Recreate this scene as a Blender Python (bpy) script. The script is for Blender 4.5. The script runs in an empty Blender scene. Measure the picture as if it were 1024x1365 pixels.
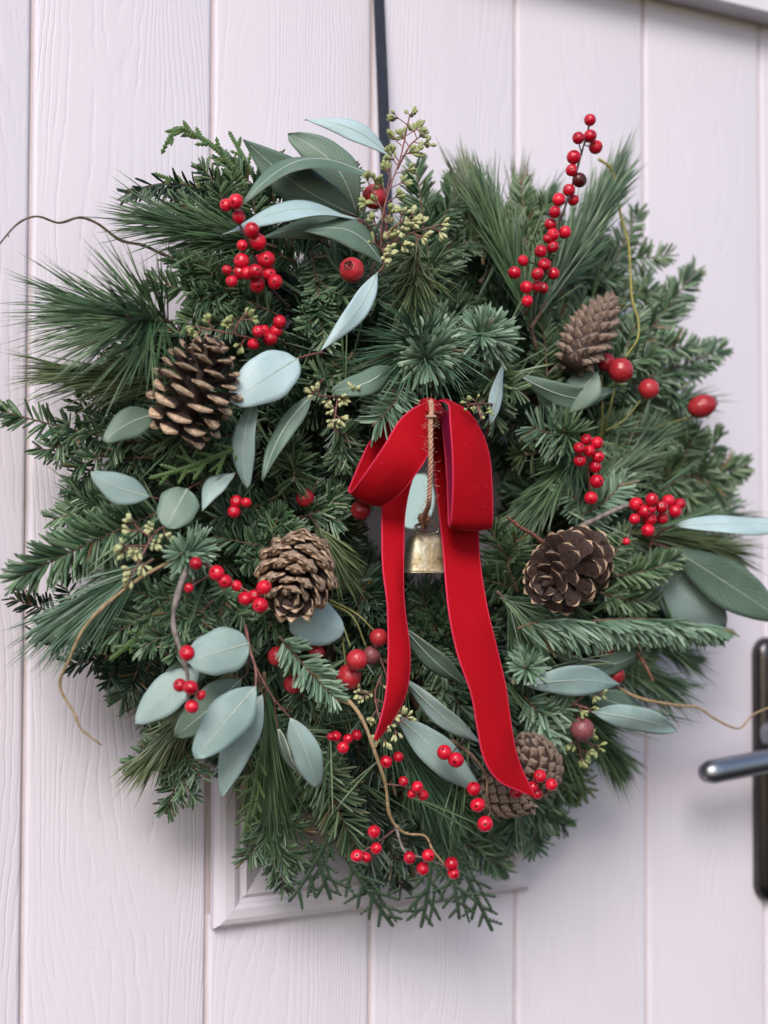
import bpy, math, random
import numpy as np
from mathutils import Vector, Matrix

# ------------------------------------------------------------------ camera, sky, sun, exposure
SC = bpy.context.scene
COL = SC.collection
R = math.radians
random.seed(7)
rng = np.random.default_rng(11)
YAW, PITCH, ROLL, FPX = 0.4949, 0.0353, 0.0026, 1923.7
CAM = np.array([-0.2248, -0.8713, 1.5])
_cy, _sy = math.cos(YAW), math.sin(YAW)
FW = np.array([_sy*math.cos(PITCH), _cy*math.cos(PITCH), math.sin(PITCH)])
_R = np.array([_cy, -_sy, 0.0]); _U = np.cross(_R, FW)
RT = _R*math.cos(ROLL) + _U*math.sin(ROLL)
UP = -_R*math.sin(ROLL) + _U*math.cos(ROLL)
cd = bpy.data.cameras.new('camera'); cam = bpy.data.objects.new('camera', cd); COL.objects.link(cam)
m = Matrix.Identity(4)
for i in range(3):
    m[i][0] = RT[i]; m[i][1] = UP[i]; m[i][2] = -FW[i]; m[i][3] = CAM[i]
cam.matrix_world = m
cd.sensor_fit = 'VERTICAL'; cd.sensor_height = 36.0; cd.lens = 36.0*FPX/1365.0
cd.clip_start = 0.05; cd.clip_end = 200
cd.dof.use_dof = True; cd.dof.focus_distance = 0.85; cd.dof.aperture_fstop = 4.6
SC.camera = cam

SUN_EL, SUN_AZ = 38.0, 215.0         # degrees, azimuth clockwise from +y (the door faces -y)
w = bpy.data.worlds.new('World'); SC.world = w; w.use_nodes = True
nt = w.node_tree; nt.nodes.clear()
sky = nt.nodes.new('ShaderNodeTexSky'); sky.sky_type = 'NISHITA'; sky.sun_disc = False
sky.sun_elevation = R(SUN_EL); sky.sun_rotation = R(SUN_AZ)
sky.air_density = 1.0; sky.dust_density = 1.5; sky.ozone_density = 1.0
bg = nt.nodes.new('ShaderNodeBackground'); bg.inputs['Strength'].default_value = 0.093
wo = nt.nodes.new('ShaderNodeOutputWorld')
nt.links.new(sky.outputs[0], bg.inputs[0]); nt.links.new(bg.outputs[0], wo.inputs[0])
sd = bpy.data.lights.new('sun', 'SUN'); sd.energy = 1.5; sd.angle = R(26); sd.color = (1.0, 0.95, 0.90)
so = bpy.data.objects.new('sun', sd); COL.objects.link(so)
az, el = R(SUN_AZ), R(SUN_EL)
sdir = Vector((math.sin(az)*math.cos(el), math.cos(az)*math.cos(el), math.sin(el)))
so.rotation_euler = sdir.to_track_quat('Z', 'Y').to_euler()
so.location = sdir*3
SC.view_settings.view_transform = 'Standard'; SC.view_settings.look = 'None'
SC.view_settings.exposure = 0.90; SC.view_settings.gamma = 1.0

# ------------------------------------------------------------------ helpers
def P(px, py, d):
    """point at distance d in front of the door seen at photo pixel (px, py)"""
    r = FW + RT*((px-512)/FPX) + UP*((682.5-py)/FPX)
    return CAM + r*((-d-CAM[1])/r[1])
def S(px, p):
    return px*float((np.asarray(p)-CAM) @ FW)/FPX
def V(*a): return np.array(a, float)
def nrm(a):
    a = np.asarray(a, float)
    return a/np.maximum(np.linalg.norm(a, axis=-1, keepdims=True), 1e-9)
TOCAM = -FW

class Acc:
    """collects vertices and faces and links them as one mesh object"""
    def __init__(s): s.v = []; s.n = 0; s.f = {}; s.a = []; s.uv = None
    def add(s, v, faces, mat=0, smooth=True, attr=None):
        v = np.asarray(v, float).reshape(-1, 3)
        s.v.append(v)
        s.a.append(np.zeros((len(v), 4)) if attr is None else attr)
        for f in faces:
            f = np.asarray(f, int)
            if f.size: s.f.setdefault((f.shape[1], mat, smooth), []).append(f+s.n)
        s.n += len(v)
    def mesh(s, name, mats):
        me = bpy.data.meshes.new(name)
        v = np.concatenate(s.v); me.vertices.add(len(v)); me.vertices.foreach_set('co', v.ravel())
        loops, starts, mi, sm = [], [], [], []; k = 0
        for (c, mat, smooth), fl in s.f.items():
            f = np.concatenate(fl); loops.append(f.ravel()); n = len(f)
            starts.append(k+np.arange(n)*c); k += n*c
            mi.append(np.full(n, mat)); sm.append(np.full(n, smooth))
        loops = np.concatenate(loops); starts = np.concatenate(starts)
        me.loops.add(len(loops)); me.loops.foreach_set('vertex_index', loops.astype(np.int32))
        me.polygons.add(len(starts)); me.polygons.foreach_set('loop_start', starts.astype(np.int32))
        me.polygons.foreach_set('material_index', np.concatenate(mi).astype(np.int32))
        me.polygons.foreach_set('use_smooth', np.concatenate(sm))
        a = me.attributes.new('tint', 'FLOAT_COLOR', 'POINT')
        a.data.foreach_set('color', np.concatenate(s.a).ravel())
        for mm in (mats if isinstance(mats, (list, tuple)) else [mats]): me.materials.append(mm)
        me.update(calc_edges=True); me.validate()
        return me

def link(name, me, parent=None, origin=None):
    o = bpy.data.objects.new(name, me); COL.objects.link(o)
    if parent is not None: o.parent = parent
    return o
def build(name, acc, mats, parent=None, stuff=False):
    """mesh coordinates are world ones; shift them into the parent's frame"""
    off = chain_loc(parent)
    acc.v = [v-off for v in acc.v]
    o = link(name, acc.mesh(name, mats), parent)
    if parent is None and True:
        c = np.concatenate(acc.v).mean(0)
        o.data.transform(Matrix.Translation(Vector(-c))); o.location = Vector(c)
    if stuff: o['kind'] = 'stuff'
    return o
def chain_loc(p):
    off = np.zeros(3)
    while p is not None: off = off+np.array(p.location); p = p.parent
    return off
def thing(name, label, cat, loc, group=None):
    o = bpy.data.objects.new(name, None); COL.objects.link(o); o.empty_display_size = .01
    o.location = Vector(loc); tag(o, label, cat, group); return o
def tag(o, label, cat, group=None):
    o['label'] = label; o['category'] = cat
    if group: o['group'] = group
    return o

def curve(pts, n=24):
    """Catmull-Rom through points"""
    p = np.asarray(pts, float)
    if len(p) == 2: return p[0]+(p[1]-p[0])*np.linspace(0, 1, n)[:, None]
    q = np.vstack([2*p[0]-p[1], p, 2*p[-1]-p[-2]])
    t = np.linspace(0, len(p)-1-1e-9, n); i = t.astype(int); u = (t-i)[:, None]
    a, b, c, d = q[i], q[i+1], q[i+2], q[i+3]
    return .5*((2*b)+(-a+c)*u+(2*a-5*b+4*c-d)*u*u+(-a+3*b-3*c+d)*u**3)
def frames(p, up0=None):
    T = nrm(np.gradient(p, axis=0))
    u = np.array([0, 0, 1.]) if up0 is None else np.asarray(up0, float)
    if abs(u @ T[0]) > .95: u = np.array([1., 0, 0])
    N = np.zeros_like(T); n = u
    for i in range(len(T)):
        n = n-T[i]*(n @ T[i]); n = n/max(np.linalg.norm(n), 1e-9); N[i] = n
    return T, N, np.cross(T, N)
def tube(acc, p, r, sides=7, mat=0, cap=True, wob=0, tint=None):
    p = np.asarray(p, float); n = len(p)
    r = np.broadcast_to(np.asarray(r, float), (n,)).copy()
    if wob: r = r*(1+wob*rng.standard_normal(n))
    T, N, B = frames(p)
    a = np.arange(sides)*2*np.pi/sides
    v = p[:, None]+r[:, None, None]*(np.cos(a)[None, :, None]*N[:, None]+np.sin(a)[None, :, None]*B[:, None])
    v = v.reshape(-1, 3)
    i = np.arange(n-1)[:, None]*sides; j = np.arange(sides)[None]; k = (j+1) % sides
    f = np.stack([i+j, i+k, i+sides+k, i+sides+j], -1).reshape(-1, 4)
    fs = [f]
    if cap:
        v = np.vstack([v, p[0]-T[0]*r[0]*.3, p[-1]+T[-1]*r[-1]*.5]); c0, c1 = n*sides, n*sides+1
        jj = np.arange(sides); kk = (jj+1) % sides
        fs.append(np.stack([np.full(sides, c0), kk, jj], -1))
        fs.append(np.stack([np.full(sides, c1), (n-1)*sides+jj, (n-1)*sides+kk], -1))
    at = np.zeros((len(v), 4)); at[:, 0] = rng.random() if tint is None else tint
    acc.add(v, fs, mat, True, at)
def grid_faces(a, b):
    i = np.arange(a-1)[:, None]*b; j = np.arange(b-1)[None]
    return np.stack([i+j, i+j+1, i+b+j+1, i+b+j], -1).reshape(-1, 4)
def lathe(prof, sides=20):
    """profile [(r,z)...] about z"""
    prof = np.asarray(prof, float); n = len(prof); a = np.arange(sides)*2*np.pi/sides
    v = np.stack([prof[:, 0, None]*np.cos(a), prof[:, 0, None]*np.sin(a), np.repeat(prof[:, 1, None], sides, 1)], -1).reshape(-1, 3)
    i = np.arange(n-1)[:, None]*sides; j = np.arange(sides)[None]; k = (j+1) % sides
    return v, np.stack([i+j, i+k, i+sides+k, i+sides+j], -1).reshape(-1, 4)
def box(acc, x0, x1, y0, y1, z0, z1, mat=0):
    v = [(x, y, z) for x in (x0, x1) for y in (y0, y1) for z in (z0, z1)]
    acc.add(v, [[(0, 1, 3, 2), (4, 6, 7, 5), (0, 4, 5, 1), (2, 3, 7, 6), (0, 2, 6, 4), (1, 5, 7, 3)]], mat, False)

# ------------------------------------------------------------------ materials
def mat(name):
    mm = bpy.data.materials.new(name); mm.use_nodes = True
    t = mm.node_tree; b = t.nodes['Principled BSDF']
    return mm, t, b
def nd(t, typ, **k):
    n = t.nodes.new(typ)
    for a, v in k.items(): setattr(n, a, v)
    return n
def ramp(t, fac, stops, interp='LINEAR'):
    n = nd(t, 'ShaderNodeValToRGB'); n.color_ramp.interpolation = interp
    e = n.color_ramp.elements
    while len(e) < len(stops): e.new(.5)
    for q, (p, c) in zip(e, stops): q.position = p; q.color = (*c, 1) if len(c) == 3 else c
    t.links.new(fac, n.inputs[0]); return n.outputs[0]
def mixc(t, fac, a, b, blend='MIX'):
    n = nd(t, 'ShaderNodeMix', data_type='RGBA', blend_type=blend)
    for s, v in ((0, fac), (6, a), (7, b)):
        if hasattr(v, 'is_output') or hasattr(v, 'links'): t.links.new(v, n.inputs[s])
        else: n.inputs[s].default_value = v if s == 0 else (*v, 1)
    return n.outputs[2]
def mth(t, op, a, b=None, c=None):
    n = nd(t, 'ShaderNodeMath', operation=op)
    for i, v in enumerate((a, b, c)):
        if v is None: continue
        if hasattr(v, 'links'): t.links.new(v, n.inputs[i])
        else: n.inputs[i].default_value = v
    return n.outputs[0]
def noise(t, scale, detail=2, rough=.5, vec=None, dims='3D'):
    n = nd(t, 'ShaderNodeTexNoise', noise_dimensions=dims)
    n.inputs['Scale'].default_value = scale; n.inputs['Detail'].default_value = detail
    n.inputs['Roughness'].default_value = rough
    if vec is not None: t.links.new(vec, n.inputs['Vector'])
    return n.outputs[0]
def objco(t): return nd(t, 'ShaderNodeTexCoord').outputs['Object']
def bump(t, b, h, dist=.001, strength=1.0):
    n = nd(t, 'ShaderNodeBump'); n.inputs['Distance'].default_value = dist; n.inputs['Strength'].default_value = strength
    t.links.new(h, n.inputs['Height']); t.links.new(n.outputs[0], b.inputs['Normal'])
def setp(b, **k):
    for a, v in k.items():
        a = a.replace('_', ' ')
        if a in b.inputs: b.inputs[a].default_value = v

def needle_mat(name, dark, mid, light, under, rough=.36):
    mm, t, b = mat(name)
    at = nd(t, 'ShaderNodeAttribute', attribute_name='tint')
    sp = nd(t, 'ShaderNodeSeparateColor'); t.links.new(at.outputs['Color'], sp.inputs[0])
    c = ramp(t, sp.outputs[0], [(0, (.16, .085, .035)), (.018, (.13, .08, .03)), (.024, dark), (.55, mid), (1, light)])
    c = mixc(t, mth(t, 'MULTIPLY', sp.outputs[1], .35), c, light)          # paler towards the needle tip
    g = nd(t, 'ShaderNodeNewGeometry')
    c = mixc(t, mth(t, 'MULTIPLY', g.outputs['Backfacing'], .8), c, under)     # pale stomatal side
    t.links.new(c, b.inputs['Base Color']); setp(b, Roughness=rough, Specular_IOR_Level=.5)
    return mm
M = {}
M['fir'] = needle_mat('fir_needle', (.010, .027, .015), (.034, .088, .038), (.165, .250, .140), (.11, .16, .135))
M['firg'] = needle_mat('green_fir_needle', (.015, .040, .014), (.048, .100, .042), (.165, .24, .125), (.11, .17, .12))
M['noble'] = needle_mat('glaucous_fir_needle', (.042, .095, .052), (.10, .185, .12), (0.269, 0.386, 0.269), (.17, .26, .22), .5)
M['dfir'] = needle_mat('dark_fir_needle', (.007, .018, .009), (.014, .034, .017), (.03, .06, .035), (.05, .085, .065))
M['pine'] = needle_mat('pine_needle', (.016, .040, .018), (.048, .106, .044), (.18, .26, .135), (.09, .14, .10), .38)
M['pineo'] = needle_mat('olive_pine_needle', (.022, .038, .014), (.062, .094, .034), (.19, .23, .11), (.10, .13, .07), .38)
M['pineb'] = needle_mat('blue_pine_needle', (.020, .055, .026), (.052, .120, .066), (0.157, 0.263, 0.174), (.09, .15, .13), .38)
M['cyp'] = needle_mat('cypress_scale_leaf', (.012, .034, .014), (.022, .058, .022), (.045, .095, .032), (.03, .06, .03), .5)
M['cypl'] = needle_mat('light_cypress_scale_leaf', (.035, .080, .018), (.070, .14, .030), (.12, .2, .05), (.07, .12, .04), .5)

def bark(name, c0, c1, rough=.75, sc=300):
    mm, t, b = mat(name); o = objco(t); n = noise(t, sc, 4, .6, o)
    t.links.new(ramp(t, n, [(.3, c0), (.7, c1)]), b.inputs['Base Color']); setp(b, Roughness=rough)
    bump(t, b, n, .0004, .7); return mm
M['bark'] = bark('brown_bark', (.06, .035, .02), (.17, .11, .07))
M['barkg'] = bark('grey_bark', (.10, .08, .075), (.30, .25, .23))
M['barkt'] = bark('tan_bark', (.22, .14, .07), (.42, .30, .17))
M['barky'] = bark('yellow_bark', (.22, .19, .04), (.38, .33, .09))
M['barkd'] = bark('dark_berry_twig', (.022, .012, .010), (.07, .04, .035))
M['barkr'] = bark('reddish_stem', (.12, .045, .04), (.27, .12, .10), .6)
M['greenstem'] = bark('green_stem', (.08, .09, .02), (.2, .2, .07), .5)
M['wood'] = bark('cut_wood', (.55, .42, .25), (.7, .58, .38), .7)
M['bud'] = bark('resin_bud', (.12, .04, .025), (.33, .14, .10), .6)

def leaf_mat(name, c0, c1, back, rib=.5):
    mm, t, b = mat(name)
    uv = nd(t, 'ShaderNodeUVMap'); sx = nd(t, 'ShaderNodeSeparateXYZ'); t.links.new(uv.outputs[0], sx.inputs[0])
    o = objco(t)
    n = noise(t, 70, 3, .6, o)
    oi = nd(t, 'ShaderNodeObjectInfo')
    f = mth(t, 'ADD', mth(t, 'MULTIPLY', n, .7), mth(t, 'MULTIPLY', oi.outputs['Random'], .4))
    c = ramp(t, f, [(.25, c0), (.8, c1)])
    bl = ramp(t, noise(t, 26, 5, .65, o), [(.52, (0, 0, 0)), (.62, (1, 1, 1))])
    c = mixc(t, mth(t, 'MULTIPLY', bl, .28), c, tuple(.45*q+.55*w_ for q, w_ in zip(c0, back)))
    av = mth(t, 'ABSOLUTE', sx.outputs[0])
    ph = mth(t, 'SUBTRACT', mth(t, 'MULTIPLY', sx.outputs[1], 14), mth(t, 'MULTIPLY', av, 4.5))
    ph = mth(t, 'ADD', ph, mth(t, 'MULTIPLY', noise(t, 60, 2, .5, o), 2.2))
    ve = mth(t, 'POWER', mth(t, 'PINGPONG', ph, .5), 1.0)
    ve = mth(t, 'SMOOTH_MIN', mth(t, 'MULTIPLY', ve, 6), 1.0, .2)
    c = mixc(t, mth(t, 'MULTIPLY', mth(t, 'SUBTRACT', 1, ve), .13), c, (.42, .5, .46))
    g = nd(t, 'ShaderNodeNewGeometry')
    sp = ramp(t, noise(t, 420, 2, .6, o), [(.70, (0, 0, 0)), (.76, (1, 1, 1))])
    c = mixc(t, mth(t, 'MULTIPLY', sp, .5), c, (.16, .13, .08))
    t.links.new(c, b.inputs['Base Color']); setp(b, Roughness=.5, Specular_IOR_Level=.45)
    bump(t, b, mth(t, 'ADD', mth(t, 'MULTIPLY', ve, .35), n), .0002, .4)
    return mm
M['leaf'] = leaf_mat('glaucous_eucalyptus_leaf', (.185, .275, .262), (.29, .385, .37), (.16, .22, .17))
M['leafp'] = leaf_mat('pale_eucalyptus_leaf', (.30, .43, .45), (.42, .54, .56), (.2, .3, .28))
M['leafd'] = leaf_mat('green_eucalyptus_leaf', (.085, .145, .105), (.14, .21, .16), (.08, .12, .08))
M['rim'] = bark('leaf_rim', (.26, .28, .24), (.44, .42, .36), .6)
M['rib'] = bark('leaf_midrib', (.29, .36, .31), (.42, .48, .42), .55)
M['seed'] = bark('eucalyptus_bud', (.23, .27, .08), (.46, .50, .24), .5, 160)
M['seedy'] = bark('yellow_eucalyptus_bud', (.40, .42, .18), (.64, .63, .36), .5, 160)

def berry_mat(name, c0, c1, rough=.22, dot=.16, dust=0):
    mm, t, b = mat(name); o = objco(t)
    n = noise(t, 1.3, 2, .5, o)
    oi = nd(t, 'ShaderNodeObjectInfo')
    f = mth(t, 'ADD', mth(t, 'MULTIPLY', n, .6), mth(t, 'MULTIPLY', oi.outputs['Random'], .5))
    c = ramp(t, f, [(.25, c0), (.8, c1)])
    sx = nd(t, 'ShaderNodeSeparateXYZ'); t.links.new(o, sx.inputs[0])
    if dust:
        c = mixc(t, mth(t, 'MULTIPLY', noise(t, 6, 5, .7, o), dust), c, (.4, .3, .3))
    if dot:
        r = mth(t, 'SQRT', mth(t, 'ADD', mth(t, 'POWER', sx.outputs[0], 2), mth(t, 'POWER', sx.outputs[1], 2)))
        r = mth(t, 'ADD', r, mth(t, 'MULTIPLY', mth(t, 'SUBTRACT', noise(t, 9, 2, .5, o), .5), .12))
        up = mth(t, 'GREATER_THAN', sx.outputs[2], 0)
        k = mth(t, 'MULTIPLY', mth(t, 'LESS_THAN', r, dot), up)
        c = mixc(t, k, c, (.02, .008, .006))
    t.links.new(c, b.inputs['Base Color'])
    setp(b, Roughness=rough, Specular_IOR_Level=.5, Subsurface_Weight=.12, Subsurface_Scale=.002)
    b.inputs['Subsurface Radius'].default_value = (1, .2, .1)
    bump(t, b, noise(t, 3, 2, .5, o), .02, .12)
    return mm
M['berry'] = berry_mat('red_ilex_berry', (.36, .003, .016), (.66, .010, .034))
M['berryd'] = berry_mat('dark_ilex_berry', (.05, .006, .008), (.09, .01, .012))
M['hip'] = berry_mat('rose_hip_skin', (.27, .008, .016), (.46, .02, .03), .28, 0, .06)
M['hipd'] = berry_mat('dark_rose_hip_skin', (.12, .012, .018), (.2, .025, .03), .4, 0, .3)
M['calyx'] = bark('dry_calyx', (.02, .012, .008), (.09, .06, .04), .9)

def mat_cone(name, a, c, d, sc=350, umbo=False):
    mm, t, b = mat(name); o = objco(t); n = noise(t, sc, 5, .65, o)
    cc = ramp(t, n, [(.3, a), (.52, c), (.72, d)])
    sx = nd(t, 'ShaderNodeSeparateXYZ'); t.links.new(o, sx.inputs[0])
    dx = mth(t, 'MULTIPLY', mth(t, 'SUBTRACT', sx.outputs[0], .89), 1.2); dy = mth(t, 'MULTIPLY', sx.outputs[1], 1.0)
    rr = mth(t, 'SQRT', mth(t, 'ADD', mth(t, 'POWER', dx, 2), mth(t, 'POWER', dy, 2)))
    rr = mth(t, 'ADD', rr, mth(t, 'MULTIPLY', mth(t, 'SUBTRACT', n, .5), .12))
    k = mth(t, 'MULTIPLY', mth(t, 'LESS_THAN', rr, .13), mth(t, 'LESS_THAN', sx.outputs[2], -.09))
    if umbo: cc = mixc(t, mth(t, 'MULTIPLY', k, .6), cc, (.16, .10, .085))
    t.links.new(cc, b.inputs['Base Color']); setp(b, Roughness=.75)
    bump(t, b, n, .0006, .8); return mm
# scale meshes are unit sized: use small noise scales
M['cface'] = mat_cone('cone_scale_tan_face', (.24, .145, .09), (.52, .36, .24), (.74, .57, .42), 7, True)
M['cfaceb'] = mat_cone('cone_scale_brown_face', (.13, .07, .045), (.33, .20, .125), (.50, .34, .23), 7, True)
M['cdark'] = mat_cone('cone_scale_dark_body', (.016, .008, .007), (.04, .020, .015), (.085, .045, .032), 5)
M['cgrey'] = mat_cone('closed_cone_scale', (.115, .075, .055), (.235, .165, .125), (.36, .265, .205), 6)

def velvet(name, c, sheen, rough=.85):
    mm, t, b = mat(name); o = objco(t)
    n = noise(t, 1100, 2, .6, o); n2 = noise(t, 28, 3, .6, o); n3 = noise(t, 45, 2, .5, o)
    t.links.new(mixc(t, mth(t, 'MULTIPLY', n2, .5), c, tuple(x*.72 for x in c)), b.inputs['Base Color'])
    setp(b, Roughness=rough, Sheen_Weight=sheen, Sheen_Roughness=.3, Specular_IOR_Level=.15)
    b.inputs['Sheen Tint'].default_value = (1, .12, .18, 1)
    bump(t, b, mth(t, 'ADD', mth(t, 'MULTIPLY', n, .3), mth(t, 'MULTIPLY', n3, 3.0)), .0007, .5); return mm
M['velvet'] = velvet('red_velvet', (.40, .0012, .008), .6)
M['satin'] = velvet('crimson_satin_back', (.46, .006, .07), .2, .45)
M['edge'] = velvet('woven_ribbon_edge', (.62, .03, .075), .3, .6)
M['jute'] = bark('jute_twine', (.34, .17, .11), (.62, .38, .28), .9, 500)
mm, t, b = mat('aged_brass'); o = objco(t)
n = noise(t, 60, 5, .65, o)
t.links.new(ramp(t, n, [(.3, (.16, .10, .05)), (.42, (.58, .48, .29)), (.62, (.88, .82, .64))]), b.inputs['Base Color'])
t.links.new(ramp(t, n, [(.3, (.6,)*3), (.7, (.3,)*3)]), b.inputs['Roughness'])
setp(b, Metallic=.75); bump(t, b, noise(t, 260, 4, .6, o), .0006, .7); M['brass'] = mm
mm, t, b = mat('plain_metal_wire'); setp(b, Metallic=.9, Roughness=.35); b.inputs['Base Color'].default_value = (.42, .38, .33, 1); M['wire'] = mm
mm, t, b = mat('black_hanger'); o = objco(t); setp(b, Roughness=.5)
t.links.new(ramp(t, noise(t, 200, 3, .6, o), [(.3, (.012, .013, .022)), (.7, (.022, .024, .038))]), b.inputs['Base Color']); M['black'] = mm
mm, t, b = mat('dark_satin_metal'); o = objco(t); setp(b, Metallic=.9, Roughness=.27)
t.links.new(ramp(t, noise(t, 30, 3, .6, o), [(.3, (.06, .058, .062)), (.7, (.09, .085, .088))]), b.inputs['Base Color']); M['plate'] = mm
mm, t, b = mat('brushed_steel'); setp(b, Metallic=1, Roughness=.4); b.inputs['Base Color'].default_value = (.34, .35, .39, 1); M['steel'] = mm
mm, t, b = mat('window_glass'); setp(b, Roughness=.08, Specular_IOR_Level=.18); o = objco(t)
t.links.new(ramp(t, noise(t, 14, 2, .5, o), [(.35, (.016, .011, .012)), (.65, (.03, .026, .024))]), b.inputs['Base Color']); M['glass'] = mm
mm, t, b = mat('glowing_pane_reflection'); setp(b, Roughness=.1); b.inputs['Base Color'].default_value = (.3, .4, .38, 1); b.inputs['Emission Color'].default_value = (.66, .86, .82, 1); b.inputs['Emission Strength'].default_value = .36; M['pane_glow'] = mm  # emission stands in for a bright reflection in the pane

# painted door skin with embossed grain
def door_mat(name, grain):
    mm, t, b = mat(name)
    o = objco(t); oi = nd(t, 'ShaderNodeObjectInfo')
    sx = nd(t, 'ShaderNodeSeparateXYZ'); t.links.new(o, sx.inputs[0])
    def vec(kx, kz, seed):
        c = nd(t, 'ShaderNodeCombineXYZ')
        t.links.new(mth(t, 'MULTIPLY', sx.outputs[0], kx), c.inputs[0])
        t.links.new(mth(t, 'ADD', mth(t, 'MULTIPLY', oi.outputs['Random'], 37.0), seed), c.inputs[1])
        t.links.new(mth(t, 'MULTIPLY', sx.outputs[2], kz), c.inputs[2]); return c.outputs[0]
    col = mixc(t, noise(t, 1, 3, .6, vec(12, 9, 4)), (.705, .655, .72), (.68, .632, .70))
    t.links.new(col, b.inputs['Base Color']); setp(b, Roughness=.42, Specular_IOR_Level=.4)
    if grain:
        big = noise(t, 1, 1.0, .5, vec(13, 2.1, 1))
        wob = noise(t, 1, 3, .6, vec(70, 26, 9))
        ph = mth(t, 'MULTIPLY', sx.outputs[0], 240)
        ph = mth(t, 'ADD', ph, mth(t, 'MULTIPLY', big, 34))
        ph = mth(t, 'ADD', ph, mth(t, 'MULTIPLY', wob, 1.5))
        l = mth(t, 'PINGPONG', ph, .5)                      # 0 in the groove, .5 between two
        l = mth(t, 'MINIMUM', mth(t, 'MULTIPLY', l, 4.0), 1.0)
        brk = ramp(t, noise(t, 1, 2, .5, vec(230, 14, 21)), [(.32, (0, 0, 0)), (.6, (1, 1, 1))])
        h = mth(t, 'MULTIPLY', mth(t, 'SUBTRACT', 1, l), brk)
        fine = noise(t, 1, 2, .6, vec(900, 60, 5))
        h = mth(t, 'ADD', mth(t, 'MULTIPLY', h, -1), mth(t, 'MULTIPLY', fine, .22))
        bump(t, b, h, .0005, .42)
    else:
        bump(t, b, noise(t, 1, 3, .6, vec(500, 40, 5)), .0002, .3)
    return mm
M['door'] = door_mat('white_painted_grained_skin', True)
M['paint'] = door_mat('white_painted_moulding', False)
mm, t, b = mat('groove_paint'); o = objco(t)
t.links.new(ramp(t, noise(t, 40, 3, .6, o), [(.3, (.58, .48, .47)), (.7, (.66, .57, .58))]), b.inputs['Base Color']); setp(b, Roughness=.6); M['groove'] = mm
mm, t, b = mat('frame_paint'); o = objco(t)
t.links.new(ramp(t, noise(t, 30, 3, .6, o), [(.3, (.66, .64, .68)), (.7, (.72, .70, .74))]), b.inputs['Base Color']); setp(b, Roughness=.5); M['frame'] = mm

# ------------------------------------------------------------------ the door
PW = 0.118; GAP = 0.0022; ZB, ZT = 0.9, 1.945
door = thing('front_door', 'white painted door of grooved vertical boards with embossed wood grain behind the wreath', 'door', (PW*2.5, 0, ZB))
a = Acc(); box(a, -PW*2, PW*7, .0032, .04, ZB, ZT+.05); build('door_core', a, M['groove'], door)
# board outline: rounded shoulders into the groove
WX0, WX1 = PW*1+.004, PW*3+.004            # glazed opening is two boards wide
FR_B = 1.5-.2305
WT = 1.5+.10
fb = .026
for k in range(-2, 7):
    x0, x1 = k*PW+GAP/2, (k+1)*PW-GAP/2
    spans = [(ZB, ZT+.04)]
    if k in (1, 2): spans = [(ZB, FR_B+.006), (WT-.006, ZT+.04)]
    for z0, z1 in spans:
        prof = [(x0, .003), (x0+.0004, .0012), (x0+.0014, .0002), (x0+.003, 0), (x1-.003, 0), (x1-.0014, .0002), (x1-.0004, .0012), (x1, .003)]
        v = [(x, y, z) for z in (z0, z1) for x, y in prof]; n = len(prof)
        f = [(i, i+1, n+i+1, n+i) for i in range(n-1)]
        a = Acc(); a.add(v, [f], 0, True)
        o = build('plank', a, M['door'], door)
# moulded frame round the glazing (mitred, swept profile) : u inward from outer edge, y negative = proud
prof = [(-.002, .0005), (-.002, -.006), (.0005, -.0095), (.004, -.011), (.010, -.0115), (.0125, -.0105), (.0135, -.0085), (.0155, -.0080), (.0185, -.0105), (.022, -.0085), (.034, -.001), (.038, .001), (.038, .008)]
corners = [(WX0, FR_B), (WX1, FR_B), (WX1, WT), (WX0, WT)]
cdir = [(1, 1), (-1, 1), (-1, -1), (1, -1)]
a = Acc(); n = len(prof)
for s in range(4):
    c0, c1 = corners[s], corners[(s+1) % 4]; d0, d1 = cdir[s], cdir[(s+1) % 4]
    v = [(c0[0]+d0[0]*u, y, c0[1]+d0[1]*u) for u, y in prof]+[(c1[0]+d1[0]*u, y, c1[1]+d1[1]*u) for u, y in prof]
    f = [(i, n+i, n+i+1, i+1) for i in range(n-1)]
    a.add(v, [f], 0, False)
build('moulding', a, M['paint'], door)
a = Acc(); box(a, WX0+.02, WX1-.02, .006, .009, FR_B+.02, WT-.02); gl = build('glass_pane', a, M['glass'], door)
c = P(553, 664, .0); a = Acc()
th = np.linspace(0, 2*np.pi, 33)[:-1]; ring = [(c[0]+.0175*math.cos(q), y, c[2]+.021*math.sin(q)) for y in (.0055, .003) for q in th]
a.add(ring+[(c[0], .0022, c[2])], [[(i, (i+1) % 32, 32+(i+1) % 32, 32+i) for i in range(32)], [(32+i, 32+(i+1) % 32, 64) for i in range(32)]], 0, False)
build('glowing_reflection_spot', a, M['pane_glow'], gl)  # added self-lit oval imitating sky reflected in the glass

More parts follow.
